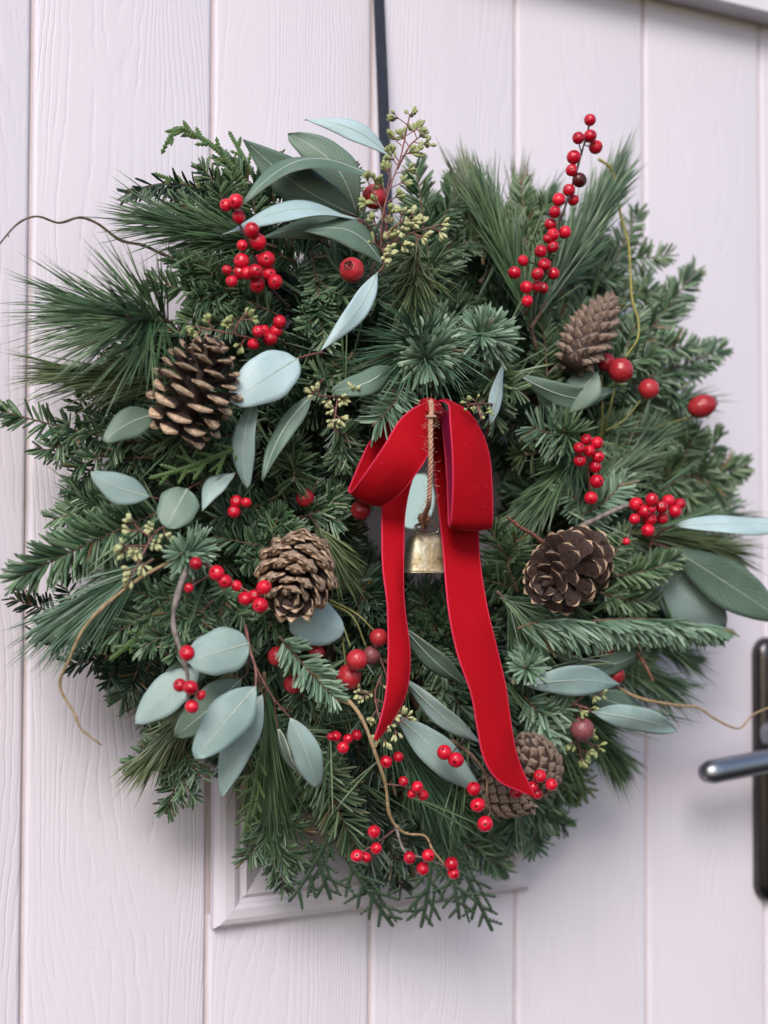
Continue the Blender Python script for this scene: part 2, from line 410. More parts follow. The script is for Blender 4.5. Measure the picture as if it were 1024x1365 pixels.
# handle: back plate (part) > lever, spindle_collar, keyhole
pl = P(1004, 1030, .001); zt, zb = P(1008, 850, .004)[2], P(1008, 1204, .004)[2]
def plate_mesh(x0, x1, z0, z1, yb, yf, r, bev):
    def outline(ins, y):
        rr = r-ins*.5; pts = []
        for cx, cz, a0 in ((x1-ins-rr, z1-ins-rr, 0), (x0+ins+rr, z1-ins-rr, 90), (x0+ins+rr, z0+ins+rr, 180), (x1-ins-rr, z0+ins+rr, 270)):
            for q in range(9):
                an = R(a0+q*90/8); pts.append((cx+rr*math.cos(an), y, cz+rr*math.sin(an)))
        return pts
    lv = [outline(0, yb), outline(0, yf+bev), outline(bev*.3, yf+bev*.3), outline(bev, yf), outline(bev+.002, yf)]
    n = 36; a = Acc(); v = [p for l in lv for p in l]; f = []
    for k in range(len(lv)-1):
        f += [(k*n+i, k*n+(i+1) % n, (k+1)*n+(i+1) % n, (k+1)*n+i) for i in range(n)]
    v.append(((x0+x1)/2, yf, (z0+z1)/2)); c = len(v)-1; k = len(lv)-1
    a.add(v, [f, [(k*n+i, k*n+(i+1) % n, c) for i in range(n)]], 0, True); return a
hp = build('door_handle', plate_mesh(pl[0], pl[0]+.042, zb, zt, -.0002, -.011, .014, .006), M['plate'], door)
a = Acc(); e0 = P(938, 1031, .052); e1 = P(1075, 1004, .052); e1[2] = max(e1[2], e0[2]+.003)
pth = curve([e0, e0*.5+e1*.5, e1, e1+V(.012, .014, 0), e1+V(.014, .045, 0)], 30)
rr = np.full(30, .0088); rr[0] = .0062; rr[1] = .0088
tube(a, pth, rr, 20); build('lever', a, M['steel'], hp)
a = Acc(); cc = P(1030, 978, .012)
v, f = lathe([(0.0001, .018), (.006, .018), (.009, .014), (.011, .0)], 24); a.add(np.array([(x, -z, y) for x, y, z in v])+V(cc[0], -.010, cc[2]), [f]); build('collar', a, M['steel'], hp)
a = Acc(); v, f = lathe([(0.0001, .003), (.007, .003), (.0085, 0)], 20); a.add(np.array([(x, -z, y*1.6) for x, y, z in v])+V(pl[0]+.021, -.0105, zb+.055), [f]); build('keyhole', a, M['black'], hp)

# head of the door frame
a = Acc(); zh = P(950, 18, 0)[2]; dd = .002
while P(1000, 9.5, dd)[2] > zh: dd += .0005
box(a, -PW*2, PW*7.5, -dd, .05, zh, zh+.09)
fo = build('door_frame', a, M['frame']); tag(fo, 'pale horizontal head of the door frame across the top right corner', 'door frame')

# hanger strap
L = [P(498.5, -30, .005), P(499, 0, .006), P(503, 100, .014), P(506.5, 195, .022), P(510, 290, .036), P(513, 360, .045)]
Rr = [P(512, -30, .005), P(512.5, 0, .006), P(517, 100, .014), P(520.5, 195, .022), P(524, 290, .036), P(527, 360, .045)]
L = curve(L, 30); Rr = curve(Rr, 30); a = Acc()
v = np.stack([L, Rr, Rr+V(0, .0012, 0), L+V(0, .0012, 0)], 1).reshape(-1, 3); i = np.arange(29)[:, None]*4; j = np.arange(4)[None]; k = (j+1) % 4
a.add(v, [np.stack([i+j, i+k, i+4+k, i+4+j], -1).reshape(-1, 4)], 0, False)
o = build('wreath_hanger', a, M['black']); tag(o, 'long narrow black strap hanging down the door to the top of the wreath', 'hanger')

# ------------------------------------------------------------------ needles and sprigs
def needles(acc, B, D, N, L, W, bend, kind='fir', rnd=None, N2=None):
    n = len(B)
    if n == 0: return
    D = nrm(D); N = nrm(N-D*(N*D).sum(1, keepdims=True)); Sd = np.cross(D, N)
    if kind == 'fir': ts = [0, .45, .9]; pr = [.45, 1.0, .72]
    elif kind == 'noble': ts = [0, .35, .7, .93]; pr = [.5, 1.0, 1.0, .66]
    else: ts = [0, .35, .7]; pr = [.8, 1.0, .8]
    if N2 is None: N2 = N
    V_ = []; A_ = []
    rnd = rng.random(n) if rnd is None else rnd
    for t_, p_ in zip(ts, pr):
        c = B+D*(L*t_)[:, None]+N2*(bend*L*t_*t_)[:, None]
        hw = (W*p_/2)[:, None]
        kk = .38*hw
        V_ += [c-Sd*hw-N*kk, c+N*kk, c+Sd*hw-N*kk]
        A_ += [t_]*3
    V_.append(B+D*L[:, None]+N2*(bend*L)[:, None]); A_.append(1)
    nv = len(V_); v = np.stack(V_, 1).reshape(-1, 3)
    at = np.zeros((n, nv, 4)); at[:, :, 0] = rnd[:, None]; at[:, :, 1] = np.array(A_)[None]**3; at = at.reshape(-1, 4)
    base = (np.arange(n)*nv)[:, None]
    q = []
    for k in range(len(ts)-1):
        q += [(k*3, k*3+1, k*3+4, k*3+3), (k*3+1, k*3+2, k*3+5, k*3+4)]
    k = len(ts)-1; tr = [(k*3, k*3+1, nv-1), (k*3+1, k*3+2, nv-1)]
    F4 = np.concatenate([base+np.array(x)[None] for x in q]); F3 = np.concatenate([base+np.array(x)[None] for x in tr])
    acc.add(v, [F4, F3], 0, True, at)

def bez(b, t, sag):
    s = np.linspace(0, 1, 22)[:, None]; m_ = (b+t)/2+sag
    return b*(1-s)**2+2*m_*s*(1-s)+t*s*s
def along(path, s):
    f = s*(len(path)-1); i = np.minimum(f.astype(int), len(path)-2); u = (f-i)[:, None]
    T = nrm(np.gradient(path, axis=0))
    return path[i]*(1-u)+path[i+1]*u, nrm(T[i]*(1-u)+T[i+1]*u)

def fir_twig(acc, path, Nn, nl, nw, mode, dens, bend, kind='fir'):
    Ln = np.linalg.norm(np.diff(path, axis=0), axis=1).sum()
    n = max(12, int(Ln*1000*dens)); s = np.sort(rng.random(n))*.97+.03
    p, T = along(path, s); sd = np.where(rng.random(n) < .5, -1, 1)
    if mode == 'flat':
        ph = np.where(rng.random(n) < .72, 90+rng.normal(0, 13, n), rng.uniform(25, 75, n))*sd
    elif mode == 'brush': ph = rng.uniform(-135, 135, n)
    elif mode == 'curl': ph = rng.uniform(35, 110, n)*sd
    elif mode == 'down': ph = np.where(rng.random(n) < .7, rng.uniform(60, 125, n), rng.uniform(10, 70, n))
    elif mode == 'up': ph = np.where(rng.random(n) < .8, rng.uniform(-125, -60, n), rng.uniform(-50, 60, n))
    else: ph = rng.uniform(-180, 180, n)
    ph = np.radians(ph)
    al = 62-36*s**5+rng.normal(0, 6, n)
    if mode == 'down': al = 74-36*s**6+rng.normal(0, 6, n)
    if mode == 'end': al = 84-50*s**3+rng.normal(0, 9, n)
    al = np.radians(al)
    Sd = nrm(np.cross(T, Nn)); Nl = np.cross(Sd, T)
    D = np.cos(al)[:, None]*T+np.sin(al)[:, None]*(np.cos(ph)[:, None]*Nl+np.sin(ph)[:, None]*Sd)
    D = D+rng.normal(0, .05, D.shape)
    L_ = nl*(1-.32*s**3-.25*(1-s)**4)*rng.normal(1, .1, n)
    Nd = Nl+rng.normal(0, .25, D.shape)-.35*T
    if mode in ('end', 'brush'): Nd = T*1.0-Nl*0+rng.normal(0, .25, D.shape)+Nl*(.6 if mode == 'brush' else 0)
    bd = rng.normal(bend, .06, n)
    if mode == 'end': bd = -bd
    needles(acc, p, D, Nd, L_, nw*rng.normal(1, .08, n), bd, kind)

CNT = {}
def fir(label, b, t, lat=0, latlen=.5, nl=38, nw=3.8, mode='flat', dens=2.8, m_='fir', bend=.1, sag=(0, -.006, -.004), tilt=(0, 0), kind='fir', group=None, lang=48, parent=None, acc=None, stemr=2.4, bud=False):
    b, t = P(*b), P(*t); path = bez(b, t, np.array(sag)); ax = nrm(t-b)
    Nn = nrm(TOCAM+RT*tilt[0]+UP*tilt[1])
    if abs(ax @ Nn) > .9: Nn = nrm(UP+RT*.1)
    Nn = nrm(Nn-ax*(ax @ Nn)); Sd = np.cross(ax, Nn)
    own = acc is None
    na = acc or Acc(); st = Acc()
    nl_, nw_ = S(nl, b)*.95, S(nw, b)
    Ln = np.linalg.norm(t-b)
    fir_twig(na, path, Nn, nl_, nw_, mode, dens, bend, kind)
    tube(st, path, np.linspace(S(stemr, b), S(stemr*.4, b), 22), 5)
    for k in range(lat):
        s0 = .12+.62*(k//2+.3*rng.random()+(k % 2)*.35)/max(1, (lat+1)//2)
        sg = 1 if k % 2 else -1
        p0, T0 = along(path, np.array([s0])); an = R(lang+rng.uniform(-7, 7))
        l_ = Ln*latlen*(1-.55*s0)*rng.uniform(.85, 1.1)
        d_ = T0[0]*math.cos(an)+Sd*sg*math.sin(an)+Nn*rng.uniform(-.05, .22)
        e_ = p0[0]+nrm(d_)*l_
        pp = bez(p0[0], e_, nrm(T0[0])*l_*.08*0+V(0, 0, -.003))
        fir_twig(na, pp, Nn, nl_*.93, nw_, mode, dens, bend, kind)
        tube(st, pp, np.linspace(S(stemr*.7, b), S(stemr*.3, b), 22), 5)
    if not own: return
    tube_bud(st, path[-1], nrm(path[-1]-path[-2]), S(3.6 if bud else 2.2, b))
    root = thing('fir_sprig', label, 'fir sprig', b, group or 'fir sprigs wired into the wreath')
    build('needles', na, M[m_], root, True); build('stem', st, M['bark'], root)
    return root
def tube_bud(acc, p, T, r):
    pp = p+T*np.linspace(-r, r*2.6, 7)[:, None]
    tube(acc, pp, r*np.array([.5, .9, 1, 1, .85, .55, .2]), 7)

def pine_core(na, st, b, t, n, nl, nw, sag, spread=(14, 44), droop=.07, s0=.1):
    path = bez(b, t, np.array(sag))
    k = n//4; s = s0+(1-s0)*rng.random(k)**.9
    p, T = along(path, s); p = np.repeat(p, 4, 0); T = np.repeat(T, 4, 0); s = np.repeat(s, 4)
    n = len(p)
    p = p+rng.normal(0, nw*.6, p.shape)
    ph = np.repeat(rng.uniform(0, 2*np.pi, k), 4)+rng.normal(0, .22, n)
    al = np.radians(np.repeat(rng.uniform(spread[0], spread[1], k), 4)*(1-.45*s)+rng.normal(0, 5, n)+3)
    A_ = nrm(np.cross(T, V(.13, .3, .94))); B_ = np.cross(T, A_)
    D = np.cos(al)[:, None]*T+np.sin(al)[:, None]*(np.cos(ph)[:, None]*A_+np.sin(ph)[:, None]*B_)
    # keep needles from running into the door
    D[:, 1] = np.minimum(D[:, 1], .25)
    N = rng.normal(0, .5, D.shape)+TOCAM
    rn = np.clip(np.repeat(rng.random(k), 4)*.7+rng.random(n)*.3, 0, 1)
    needles(na, p, D, N, nl*rng.normal(1, .13, n), np.full(n, nw)*rng.normal(1, .1, n), rng.normal(droop, .05, n), 'pine', rn, N2=np.repeat(V(0, 0, -1)[None], n, 0)+np.repeat(rng.normal(0, .6, (k, 3)), 4, 0))
    tube(st, path, np.linspace(nw*1.1, nw*.9, 22), 6)
    return path
def pine(label, b, t, n=260, nl=120, nw=2.35, m_='pine', sag=(0, -.004, 0), spread=(12, 42), droop=.07, group=None, budr=4.2):
    b, t = P(*b), P(*t); na, st = Acc(), Acc()
    b = b-(t-b)*(.35 if abs((t-b)[1]) < .5*np.linalg.norm(t-b) else 0); n = int(n*.95); nl = nl*.86
    path = pine_core(na, st, b, t, n, S(nl, b), S(nw, b), sag, spread, droop)
    root = thing('pine_sprig', label, 'pine sprig', b, group or 'long needled pine sprigs in the wreath')
    build('needles', na, M[m_], root, True); build('stem', st, M['bark'], root)
    bd = Acc(); tube_bud(bd, path[-1], nrm(path[-1]-path[-2]), S(budr, b)); build('bud', bd, M['bud'], root)
    return root

def beads(acc, p, D, Nn, ln, hw, rnd):
    n = len(p); D = nrm(D); Sd = nrm(np.cross(D, Nn)); N = np.cross(Sd, D)
    c = p+D*ln*.45
    v = np.stack([p, c+Sd*hw, c+N*hw*.6, c-Sd*hw, c-N*hw*.6, p+D*ln*1.15], 1).reshape(-1, 3)
    base = (np.arange(n)*6)[:, None]
    F = np.concatenate([base+np.array(x)[None] for x in ((0, 2, 1), (0, 3, 2), (0, 4, 3), (0, 1, 4), (5, 1, 2), (5, 2, 3), (5, 3, 4), (5, 4, 1))])
    at = np.zeros((n*6, 4)); at[:, 0] = np.repeat(rnd, 6); at[5::6, 1] = .8
    acc.add(v, [F], 0, False, at)
def cyp_core(acc, st, b, t, w_, sag, Nn, sc=1.0):
    path = bez(b, t, np.array(sag)); Ln = np.linalg.norm(t-b)
    bl, hw = .0028*sc, .0014*sc
    def axis(pth, h=1.0):
        l_ = np.linalg.norm(np.diff(pth, axis=0), axis=1).sum(); n = max(3, int(l_/(bl*.45)))
        s = np.linspace(0, .99, n); p, T = along(pth, s)
        beads(acc, p, T, Nn, bl, hw*h*(1.05-.3*s)[:, None], np.clip(rng.normal(.5, .2, n)+.25*s, 0, 1))
    axis(path, 1.15)
    n1 = max(5, int(Ln/(.0052*sc)))
    for k in range(n1):
        s0 = .06+.9*k/n1; sg = 1 if k % 2 else -1
        p0, T0 = along(path, np.array([s0])); T0 = T0[0]; Sd = nrm(np.cross(T0, Nn))
        an = R(40+rng.uniform(-6, 6)); d_ = nrm(T0*math.cos(an)+Sd*sg*math.sin(an)+Nn*rng.normal(0, .12))
        l1 = w_*(math.sin(math.pi*(.18+.78*s0))**.8)*rng.uniform(.75, 1.1)
        e_ = p0[0]+d_*l1; pp = bez(p0[0], e_, T0*-l1*.06); axis(pp, .95)
        n2 = int(l1/(.0042*sc))
        for j in range(1, n2):
            s1 = j/n2; q0, T1 = along(pp, np.array([s1])); T1 = T1[0]; S1 = nrm(np.cross(T1, Nn)); g2 = 1 if j % 2 else -1
            an = R(36+rng.uniform(-6, 6)); l2 = (.0085*sc)*(1-.5*s1)*rng.uniform(.7, 1.2)
            d2 = nrm(T1*math.cos(an)+S1*g2*math.sin(an)+Nn*rng.normal(0, .1))
            axis(bez(q0[0], q0[0]+d2*l2, T1*0), .8)
    tube(st, path, np.linspace(.0007*sc, .0003*sc, 22), 5)
def cypress(label, b, t, wpx=34, m_='cyp', sag=(0, -.003, -.003), sc=1.0, tilt=(0, 0), twist=0):
    b, t = P(*b), P(*t); a, st = Acc(), Acc()
    Nn = nrm(TOCAM+RT*tilt[0]+UP*tilt[1]); cyp_core(a, st, b, t, S(wpx, b), sag, Nn, sc)
    root = thing('cypress_sprig', label, 'cypress sprig', b, 'scale leaved cypress sprigs in the wreath')
    build('scale_leaves', a, M[m_], root, True); build('stem', st, M['greenstem'], root)
    return root

# ------------------------------------------------------------------ wreath base with the under layer of greenery
CX, CY = 545, 700
wb = thing('evergreen_wreath', 'dense dark evergreen under-layer of the wreath bound on a ring around the central opening', 'wreath', P(CX, CY, .03))
a = Acc(); c0 = P(575, 690, .035); R0 = .118
for k in range(9):
    th = np.linspace(0, 2*np.pi, 90); ph = th*6+k*2*np.pi/9; rr = .022+.004*np.sin(th*5+k)
    tube(a, np.stack([c0[0]+(R0+rr*np.cos(ph))*np.cos(th), c0[1]+rr*np.sin(ph)*.7, c0[2]+(R0+rr*np.cos(ph))*np.sin(th)], 1), .0035, 6, cap=False)
build('willow_ring', a, M['bark'], wb)
fa, pa, ca, sta = Acc(), Acc(), Acc(), Acc()
# outline of the mass in photo pixels by angle (deg, clockwise from up): outer radius
OUT = [(0, 455), (20, 460), (35, 480), (50, 430), (70, 420), (90, 415), (110, 385), (125, 395), (150, 400), (170, 425), (190, 430), (210, 425), (225, 400), (240, 430), (252, 480), (262, 475), (272, 415), (283, 455), (292, 415), (302, 370), (312, 420), (320, 490), (332, 480), (345, 450), (360, 455)]
def rout(a_): return float(np.interp(a_ % 360, [o_[0] for o_ in OUT], [o_[1] for o_ in OUT]))
for k in range(250):
    an = (k*137.508) % 360; ro = rout(an); lay = k % 3
    r0 = rng.uniform(200, 310); r1 = min(ro-25, r0+rng.uniform(110, 190)); sw = rng.uniform(-28, 28)
    d0 = (.026, .042, .060)[lay]+rng.uniform(0, .012); d1 = d0+rng.uniform(-.012, .012) if r1 < ro-90 else max(.02, d0-.02)
    def pt(r_, q_, d_): return P(CX+r_*math.sin(R(q_))*.98, CY-r_*math.cos(R(q_)), d_)
    b, t = pt(r0, an, d0), pt(r1, an+sw, d1)
    Nn = nrm(TOCAM+rng.normal(0, .3, 3)); Nn = nrm(Nn-nrm(t-b)*(nrm(t-b) @ Nn))
    if k % 13 == 3: pine_core(pa, sta, b, t, 90, .045, .0012, (0, -.003, 0))
    elif k % 11 == 5: cyp_core(ca, sta, b, t, .018, (0, 0, 0), Nn, 1.2)
    else: fir_twig(fa, bez(b, t, V(0, -.008, 0)), Nn, .019, .0016, 'flat' if k % 2 else 'brush', 2.2, .1); tube(sta, np.stack([b, (b+t)/2+V(0, -.004, 0), t]), .0008, 5)
# inner rim of the opening and its back wall
for k in range(54):
    an = k*360/54+rng.uniform(-4, 4); d0 = rng.uniform(.03, .075)
    if 25 < an < 0: continue
    b = P(568+195*math.sin(R(an)), 672-205*math.cos(R(an)), d0)
    rr = rng.uniform(108, 134) if an < 180 else rng.uniform(88, 116); an2 = an+rng.uniform(-25, 25)
    t = P(568+rr*math.sin(R(an2)), 672-(rr+10)*math.cos(R(an2)), d0+rng.uniform(-.01, .01))
    Nn = nrm(TOCAM+rng.normal(0, .3, 3)); Nn = nrm(Nn-nrm(t-b)*(nrm(t-b) @ Nn))
    fir_twig(fa, bez(b, t, V(0, -.004, 0)), Nn, .017, .0020, 'brush', 2.1, .1); tube(sta, np.stack([b, (b+t)/2, t]), .0007, 5)
# short sprigs lying over the ring itself
for k in range(110):
    an = k*360/110+rng.uniform(-3, 3); q_ = rng.uniform(-1, 1)*26; r_ = rng.uniform(175, 265); d0 = rng.uniform(.050, .072)
    b = P(568+r_*math.sin(R(an)), 676-r_*math.cos(R(an)), d0); t = P(568+(r_+rng.uniform(-20, 60))*math.sin(R(an+q_)), 676-(r_+rng.uniform(-20, 60))*math.cos(R(an+q_)), d0+rng.uniform(-.01, .02))
    if np.linalg.norm(t-b) < .02: continue
    Nn = nrm(TOCAM+rng.normal(0, .3, 3)); Nn = nrm(Nn-nrm(t-b)*(nrm(t-b) @ Nn))
    fir_twig(fa, bez(b, t, V(0, -.004, 0)), Nn, .017, .0018, 'brush', 2.2, .1)
n_ = 520; k = n_//4; an = rng.uniform(0, 360, k); r_ = rng.uniform(190, 370, k)
B_ = np.repeat(np.array([P(560+a2*math.sin(R(a1)), 690-a2*math.cos(R(a1)), rng.uniform(.085, .118)-max(0, a2-330)*.0004) for a1, a2 in zip(an, r_)]), 4, 0)
D_0 = np.repeat(np.array([RT*math.sin(R(a1))-UP*-math.cos(R(a1)) for a1 in an])+rng.normal(0, .7, (k, 3)), 4, 0); D_0[:, 1] = np.clip(D_0[:, 1], -.5, .2)
D_0 = nrm(D_0)+rng.normal(0, .09, D_0.shape)
sa = Acc(); needles(sa, B_, D_0, rng.normal(0, .5, D_0.shape)+TOCAM, rng.uniform(.03, .06, len(B_)), np.full(len(B_), .0011), rng.normal(.05, .05, len(B_)), 'pine', N2=np.repeat(V(0, 0, -1)[None], len(B_), 0))
build('stray_needles', sa, M['pine'], wb, True)
build('fir_underlayer', fa, M['fir'], wb, True); build('pine_underlayer', pa, M['pine'], wb, True)
build('cypress_underlayer', ca, M['cyp'], wb, True); build('underlayer_stems', sta, M['bark'], wb, True)

# ------------------------------------------------------------------ sprigs one can tell apart (base, tip in photo pixels + distance from the door)
# left side
fir('dark fir tip curling left with blackish needles at the top left rim', (320, 282, .085), (172, 256, .06), nl=30, mode='up', m_='dfir', sag=(0, -.01, .018), dens=2.4, bend=.2)
pine('pine sprig pointing left under the curled dark fir, behind the highest left berry cluster', (335, 322, .10), (235, 300, .09), 330, 120, m_='pine', spread=(8, 30))
fir('green fir sprig under the crossed eucalyptus leaves at top left', (440, 330, .085), (300, 215, .075), 4, .5, nl=32, m_='fir')
fir('short fir tip pointing up beside the top left cypress curl', (330, 290, .09), (268, 222, .08), 2, .5, nl=28, m_='firg')
fir('fir sprig fanning left just below the highest left berries', (370, 420, .10), (232, 345, .09), 3, .5, nl=34, m_='fir', mode='flat')
pine('wide pine tuft fanning left with a brown bud, left of the biggest cone', (215, 428, .105), (172, 424, .118), 210, 150, m_='pine', spread=(20, 75), sag=(0, -.004, 0))
pine('pine needles sweeping far left over the pale wavy grain, above the left eucalyptus leaves', (225, 440, .085), (140, 418, .07), 240, 150, m_='pine', spread=(8, 42))
pine('olive green pine sprig lying level left of the biggest cone', (265, 505, .10), (130, 500, .085), 330, 125, m_='pineo', spread=(5, 22))
fir('flat fir spray reaching the left edge of the photo', (190, 590, .075), (4, 548, .05), 3, .42, nl=34, nw=4.2, dens=1.3, m_='fir', lang=42)
fir('flat fir spray just below the one at the left edge', (215, 610, .07), (52, 598, .045), 4, .45, nl=32, dens=1.3, m_='fir')
cypress('dark cypress sprig between the leftmost fir spray and the left oval leaf', (225, 580, .085), (105, 545, .07), 40, 'cyp', sc=1.2)
fir('broad fir sprig below the biggest cone pointing left', (345, 575, .105), (188, 588, .09), 4, .4, nl=32, m_='fir', mode='flat', dens=2.2)
fir('fir sprig crossing between the two left oval leaves', (330, 640, .09), (210, 600, .085), 2, .4, nl=28, m_='firg')
cypress('bright green cypress sprig crossing over the rounded leaf, left of the small berries', (330, 590, .125), (205, 636, .118), 26, 'cypl', sc=1.1)
fir('large blue-green fir branch with brown stem pointing lower left at mid height', (215, 682, .095), (30, 768, .065), 0, .4, nl=50, nw=4.6, dens=3.8, m_='fir', sag=(0, -.008, .003))
fir('fir branch edge showing above the large left fir branch', (200, 650, .075), (75, 690, .05), 2, .5, nl=34, m_='fir')
fir('small dark fir tip at the left rim below the large fir branch', (140, 830, .06), (18, 798, .045), 3, .5, nl=28, dens=1.4, m_='dfir')
pine('pine sprig sweeping lower left beneath the large left fir branch', (205, 745, .11), (120, 800, .085), 300, 135, m_='pineb', spread=(5, 24))
fir('fir sprig under the curly bare twig at the lower left', (262, 770, .105), (140, 850, .085), 3, .45, nl=36, m_='fir', dens=2.2)
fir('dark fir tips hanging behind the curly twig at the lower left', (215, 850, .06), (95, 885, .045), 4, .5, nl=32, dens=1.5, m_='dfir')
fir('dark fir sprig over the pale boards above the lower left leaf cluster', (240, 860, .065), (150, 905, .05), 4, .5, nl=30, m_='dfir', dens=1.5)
fir('fir sprig beside the grey stem of the lower left berries', (285, 800, .11), (190, 862, .10), 3, .45, nl=32, m_='fir')
fir('star shaped fir tip facing out above the grey cut stem', (262, 728, .105), (243, 738, .135), nl=40, nw=3.6, mode='end', m_='noble', dens=4.2, bend=.1, stemr=3, kind='noble')
fir('fir sprig right of the yellow buds and left of the middle cone', (400, 730, .105), (290, 715, .10), 3, .45, nl=28, m_='fir')
fir('fir sprig with fine needles above the lower left leaves', (300, 770, .108), (285, 850, .105), 2, .6, nl=30, m_='fir', mode='flat')
fir('fir sprig below the middle cone behind the red stems', (400, 800, .10), (330, 850, .10), 2, .5, nl=30, m_='fir')
pine('thick pine sprig pointing lower left under the lower left leaf cluster', (300, 900, .085), (215, 990, .065), 420, 90, m_='pineo', spread=(6, 30))
fir('fir tip pointing straight down at the lower left edge', (250, 970, .07), (222, 1082, .045), 3, .4, nl=30, m_='fir', dens=1.7)
fir('fir tip poking out left under the lowest left leaf', (265, 960, .06), (172, 1018, .05), 2, .4, nl=28, m_='fir')
# bottom
pine('long pine sprig hanging down below the lower left leaf cluster', (355, 940, .10), (362, 1060, .07), 420, 115, m_='pine', spread=(3, 20), droop=.03)
pine('finer pine sprig hanging left of the white frame corner', (330, 1000, .075), (335, 1075, .05), 220, 90, m_='pineo', spread=(3, 24), droop=.03)
cypress('green cypress sprig hanging within the long pine needles at the bottom', (345, 1010, .10), (325, 1110, .085), 26, 'cypl')
fir('fir sprig with needles pointing right under the drooping eucalyptus leaf', (395, 960, .095), (472, 1125, .065), 0, .4, nl=48, nw=3.8, m_='firg', dens=1.9)
fir('fir tip ending over the white frame at the bottom left', (345, 1060, .065), (378, 1182, .04), 3, .4, nl=34, m_='fir', dens=1.7)
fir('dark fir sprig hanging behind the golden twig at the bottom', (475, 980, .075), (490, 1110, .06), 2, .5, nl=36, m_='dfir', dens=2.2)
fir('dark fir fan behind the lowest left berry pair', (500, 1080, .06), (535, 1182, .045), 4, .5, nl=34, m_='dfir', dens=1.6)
cypress('cypress sprig spreading over the frame left of the lowest hanging cypress tips', (440, 1110, .07), (388, 1198, .05), 36, 'cyp', sc=1.25)
cypress('short cypress sprig between two fir tips above the bottom of the frame', (415, 1120, .065), (440, 1196, .05), 34, 'cyp', sc=1.25)
cypress('cypress sprig hanging below the frame near the middle groove', (460, 1140, .065), (522, 1232, .05), 40, 'cyp', sc=1.3)
cypress('cypress sprig hanging directly under the lowest berries', (575, 1140, .075), (562, 1232, .06), 34, 'cyp', sc=1.3)
cypress('middle one of the three cypress tips hanging lowest', (600, 1150, .08), (612, 1222, .07), 34, 'cyp', sc=1.2)
cypress('rightmost and lowest hanging cypress tip', (600, 1120, .075), (655, 1238, .06), 32, 'cyp', sc=1.3)
pine('long pine sprig sweeping down to the right between the two ribbon ends', (520, 965, .10), (575, 1050, .085), 380, 130, m_='pineb', spread=(4, 26), droop=.03)
fir('dark fir sprig pointing right over the lower right corner of the frame', (560, 1080, .06), (672, 1158, .04), 3, .45, nl=34, m_='fir', dens=1.6)
pine('soft pine sprig beside the lowest single berry pointing lower right', (590, 1050, .065), (650, 1110, .05), 220, 85, m_='pine', spread=(5, 34))
fir('blurred fir sprig below the two closed cones', (650, 1040, .06), (752, 1100, .04), 4, .5, nl=34, m_='fir')
fir('fir sprig between the closed cones and the lower right cypress', (690, 1010, .07), (770, 1060, .05), 3, .5, nl=34, m_='fir')
cypress('light green cypress sprig hanging at the lower right rim', (730, 960, .085), (782, 1068, .06), 40, 'cypl', sc=1.3)
cypress('darker cypress sprig behind the closed cones', (720, 1000, .07), (732, 1095, .05), 40, 'cyp', sc=1.3)
# right side
pine('pine sprig below the dusty dark rose hip sweeping lower right', (755, 935, .09), (810, 1000, .07), 380, 105, m_='pine', spread=(5, 30), droop=.04)
pine('long pine sprig pointing right towards the door handle', (775, 860, .085), (870, 905, .075), 400, 110, m_='pine', spread=(5, 32))
pine('blurred pine tips above the curling twig near the handle', (850, 850, .055), (905, 872, .045), 200, 85, m_='pine', spread=(5, 32))
fir('thick blue-green fir branch with drooping needles under the right leaves', (790, 828, .125), (958, 836, .115), 0, .4, nl=44, nw=4.6, mode='down', m_='noble', dens=4.6, bend=-.25, sag=(0, -.006, .006), kind='noble', tilt=(0, .1))
fir('pale fir sprig with combed needles right of the long ribbon end', (690, 838, .125), (800, 836, .125), 0, .4, nl=56, nw=3.6, mode='down', m_='noble', dens=3.6, bend=-.35, sag=(0, -.006, .012), kind='noble', tilt=(0, .1))
fir('bright green fir tip right of the open right cone', (815, 768, .12), (900, 744, .118), 0, .4, nl=30, nw=3.8, mode='flat', m_='firg', dens=3.4, bend=.15, kind='noble')
fir('small bright fir tip rising beside the right berry twig', (800, 762, .12), (833, 705, .12), 0, .4, nl=26, nw=3.4, mode='flat', m_='firg', dens=2.8)
fir('lowest green fir tip between the open right cone and the blue-green branch', (800, 790, .115), (868, 800, .11), 0, .4, nl=30, nw=3.4, mode='flat', m_='firg', dens=2.8)
pine('dark pine sprig pointing right above the big right leaves', (850, 712, .095), (950, 728, .085), 420, 120, nw=2.6, m_='pineo', spread=(3, 24), droop=.06)
pine('thin pine needles at the right edge over the pale blue leaf', (880, 704, .085), (960, 690, .075), 110, 110, m_='pine', spread=(2, 16))
pine('full pine tuft right of the upright berry cluster', (790, 655, .10), (850, 600, .10), 360, 95, m_='pine', spread=(8, 36), droop=.02)
fir('blurred fir branch at the right rim below the oval rose hip', (860, 640, .07), (995, 622, .05), 4, .42, nl=36, m_='firg', dens=1.8)
fir('fir branch behind the pine tuft on the right rim', (850, 670, .065), (965, 655, .045), 2, .4, nl=34, m_='firg', dens=1.7)
fir('fir branch under the oval rose hip on the right', (800, 560, .08), (935, 590, .06), 3, .45, nl=34, m_='firg', dens=1.8)
fir('fir branch pointing right just above the rose hips', (800, 520, .09), (960, 466, .06), 2, .4, nl=40, m_='fir', dens=1.8)
fir('fir branch pointing up right behind the yellow twig', (810, 500, .085), (925, 362, .06), 3, .42, nl=36, m_='fir', dens=1.8)
fir('fir sprig with thick needles right of the slender cone', (790, 540, .10), (852, 420, .09), 2, .5, nl=32, nw=4.2, m_='fir', dens=2.0)
pine('blurred pale pine tips right of the yellow twig', (860, 440, .055), (895, 415, .045), 130, 70, m_='pineb', spread=(5, 25))
fir('far blurred fir sprig left of the yellow twig', (765, 440, .065), (850, 282, .04), 4, .45, nl=32, m_='firg', dens=1.4)
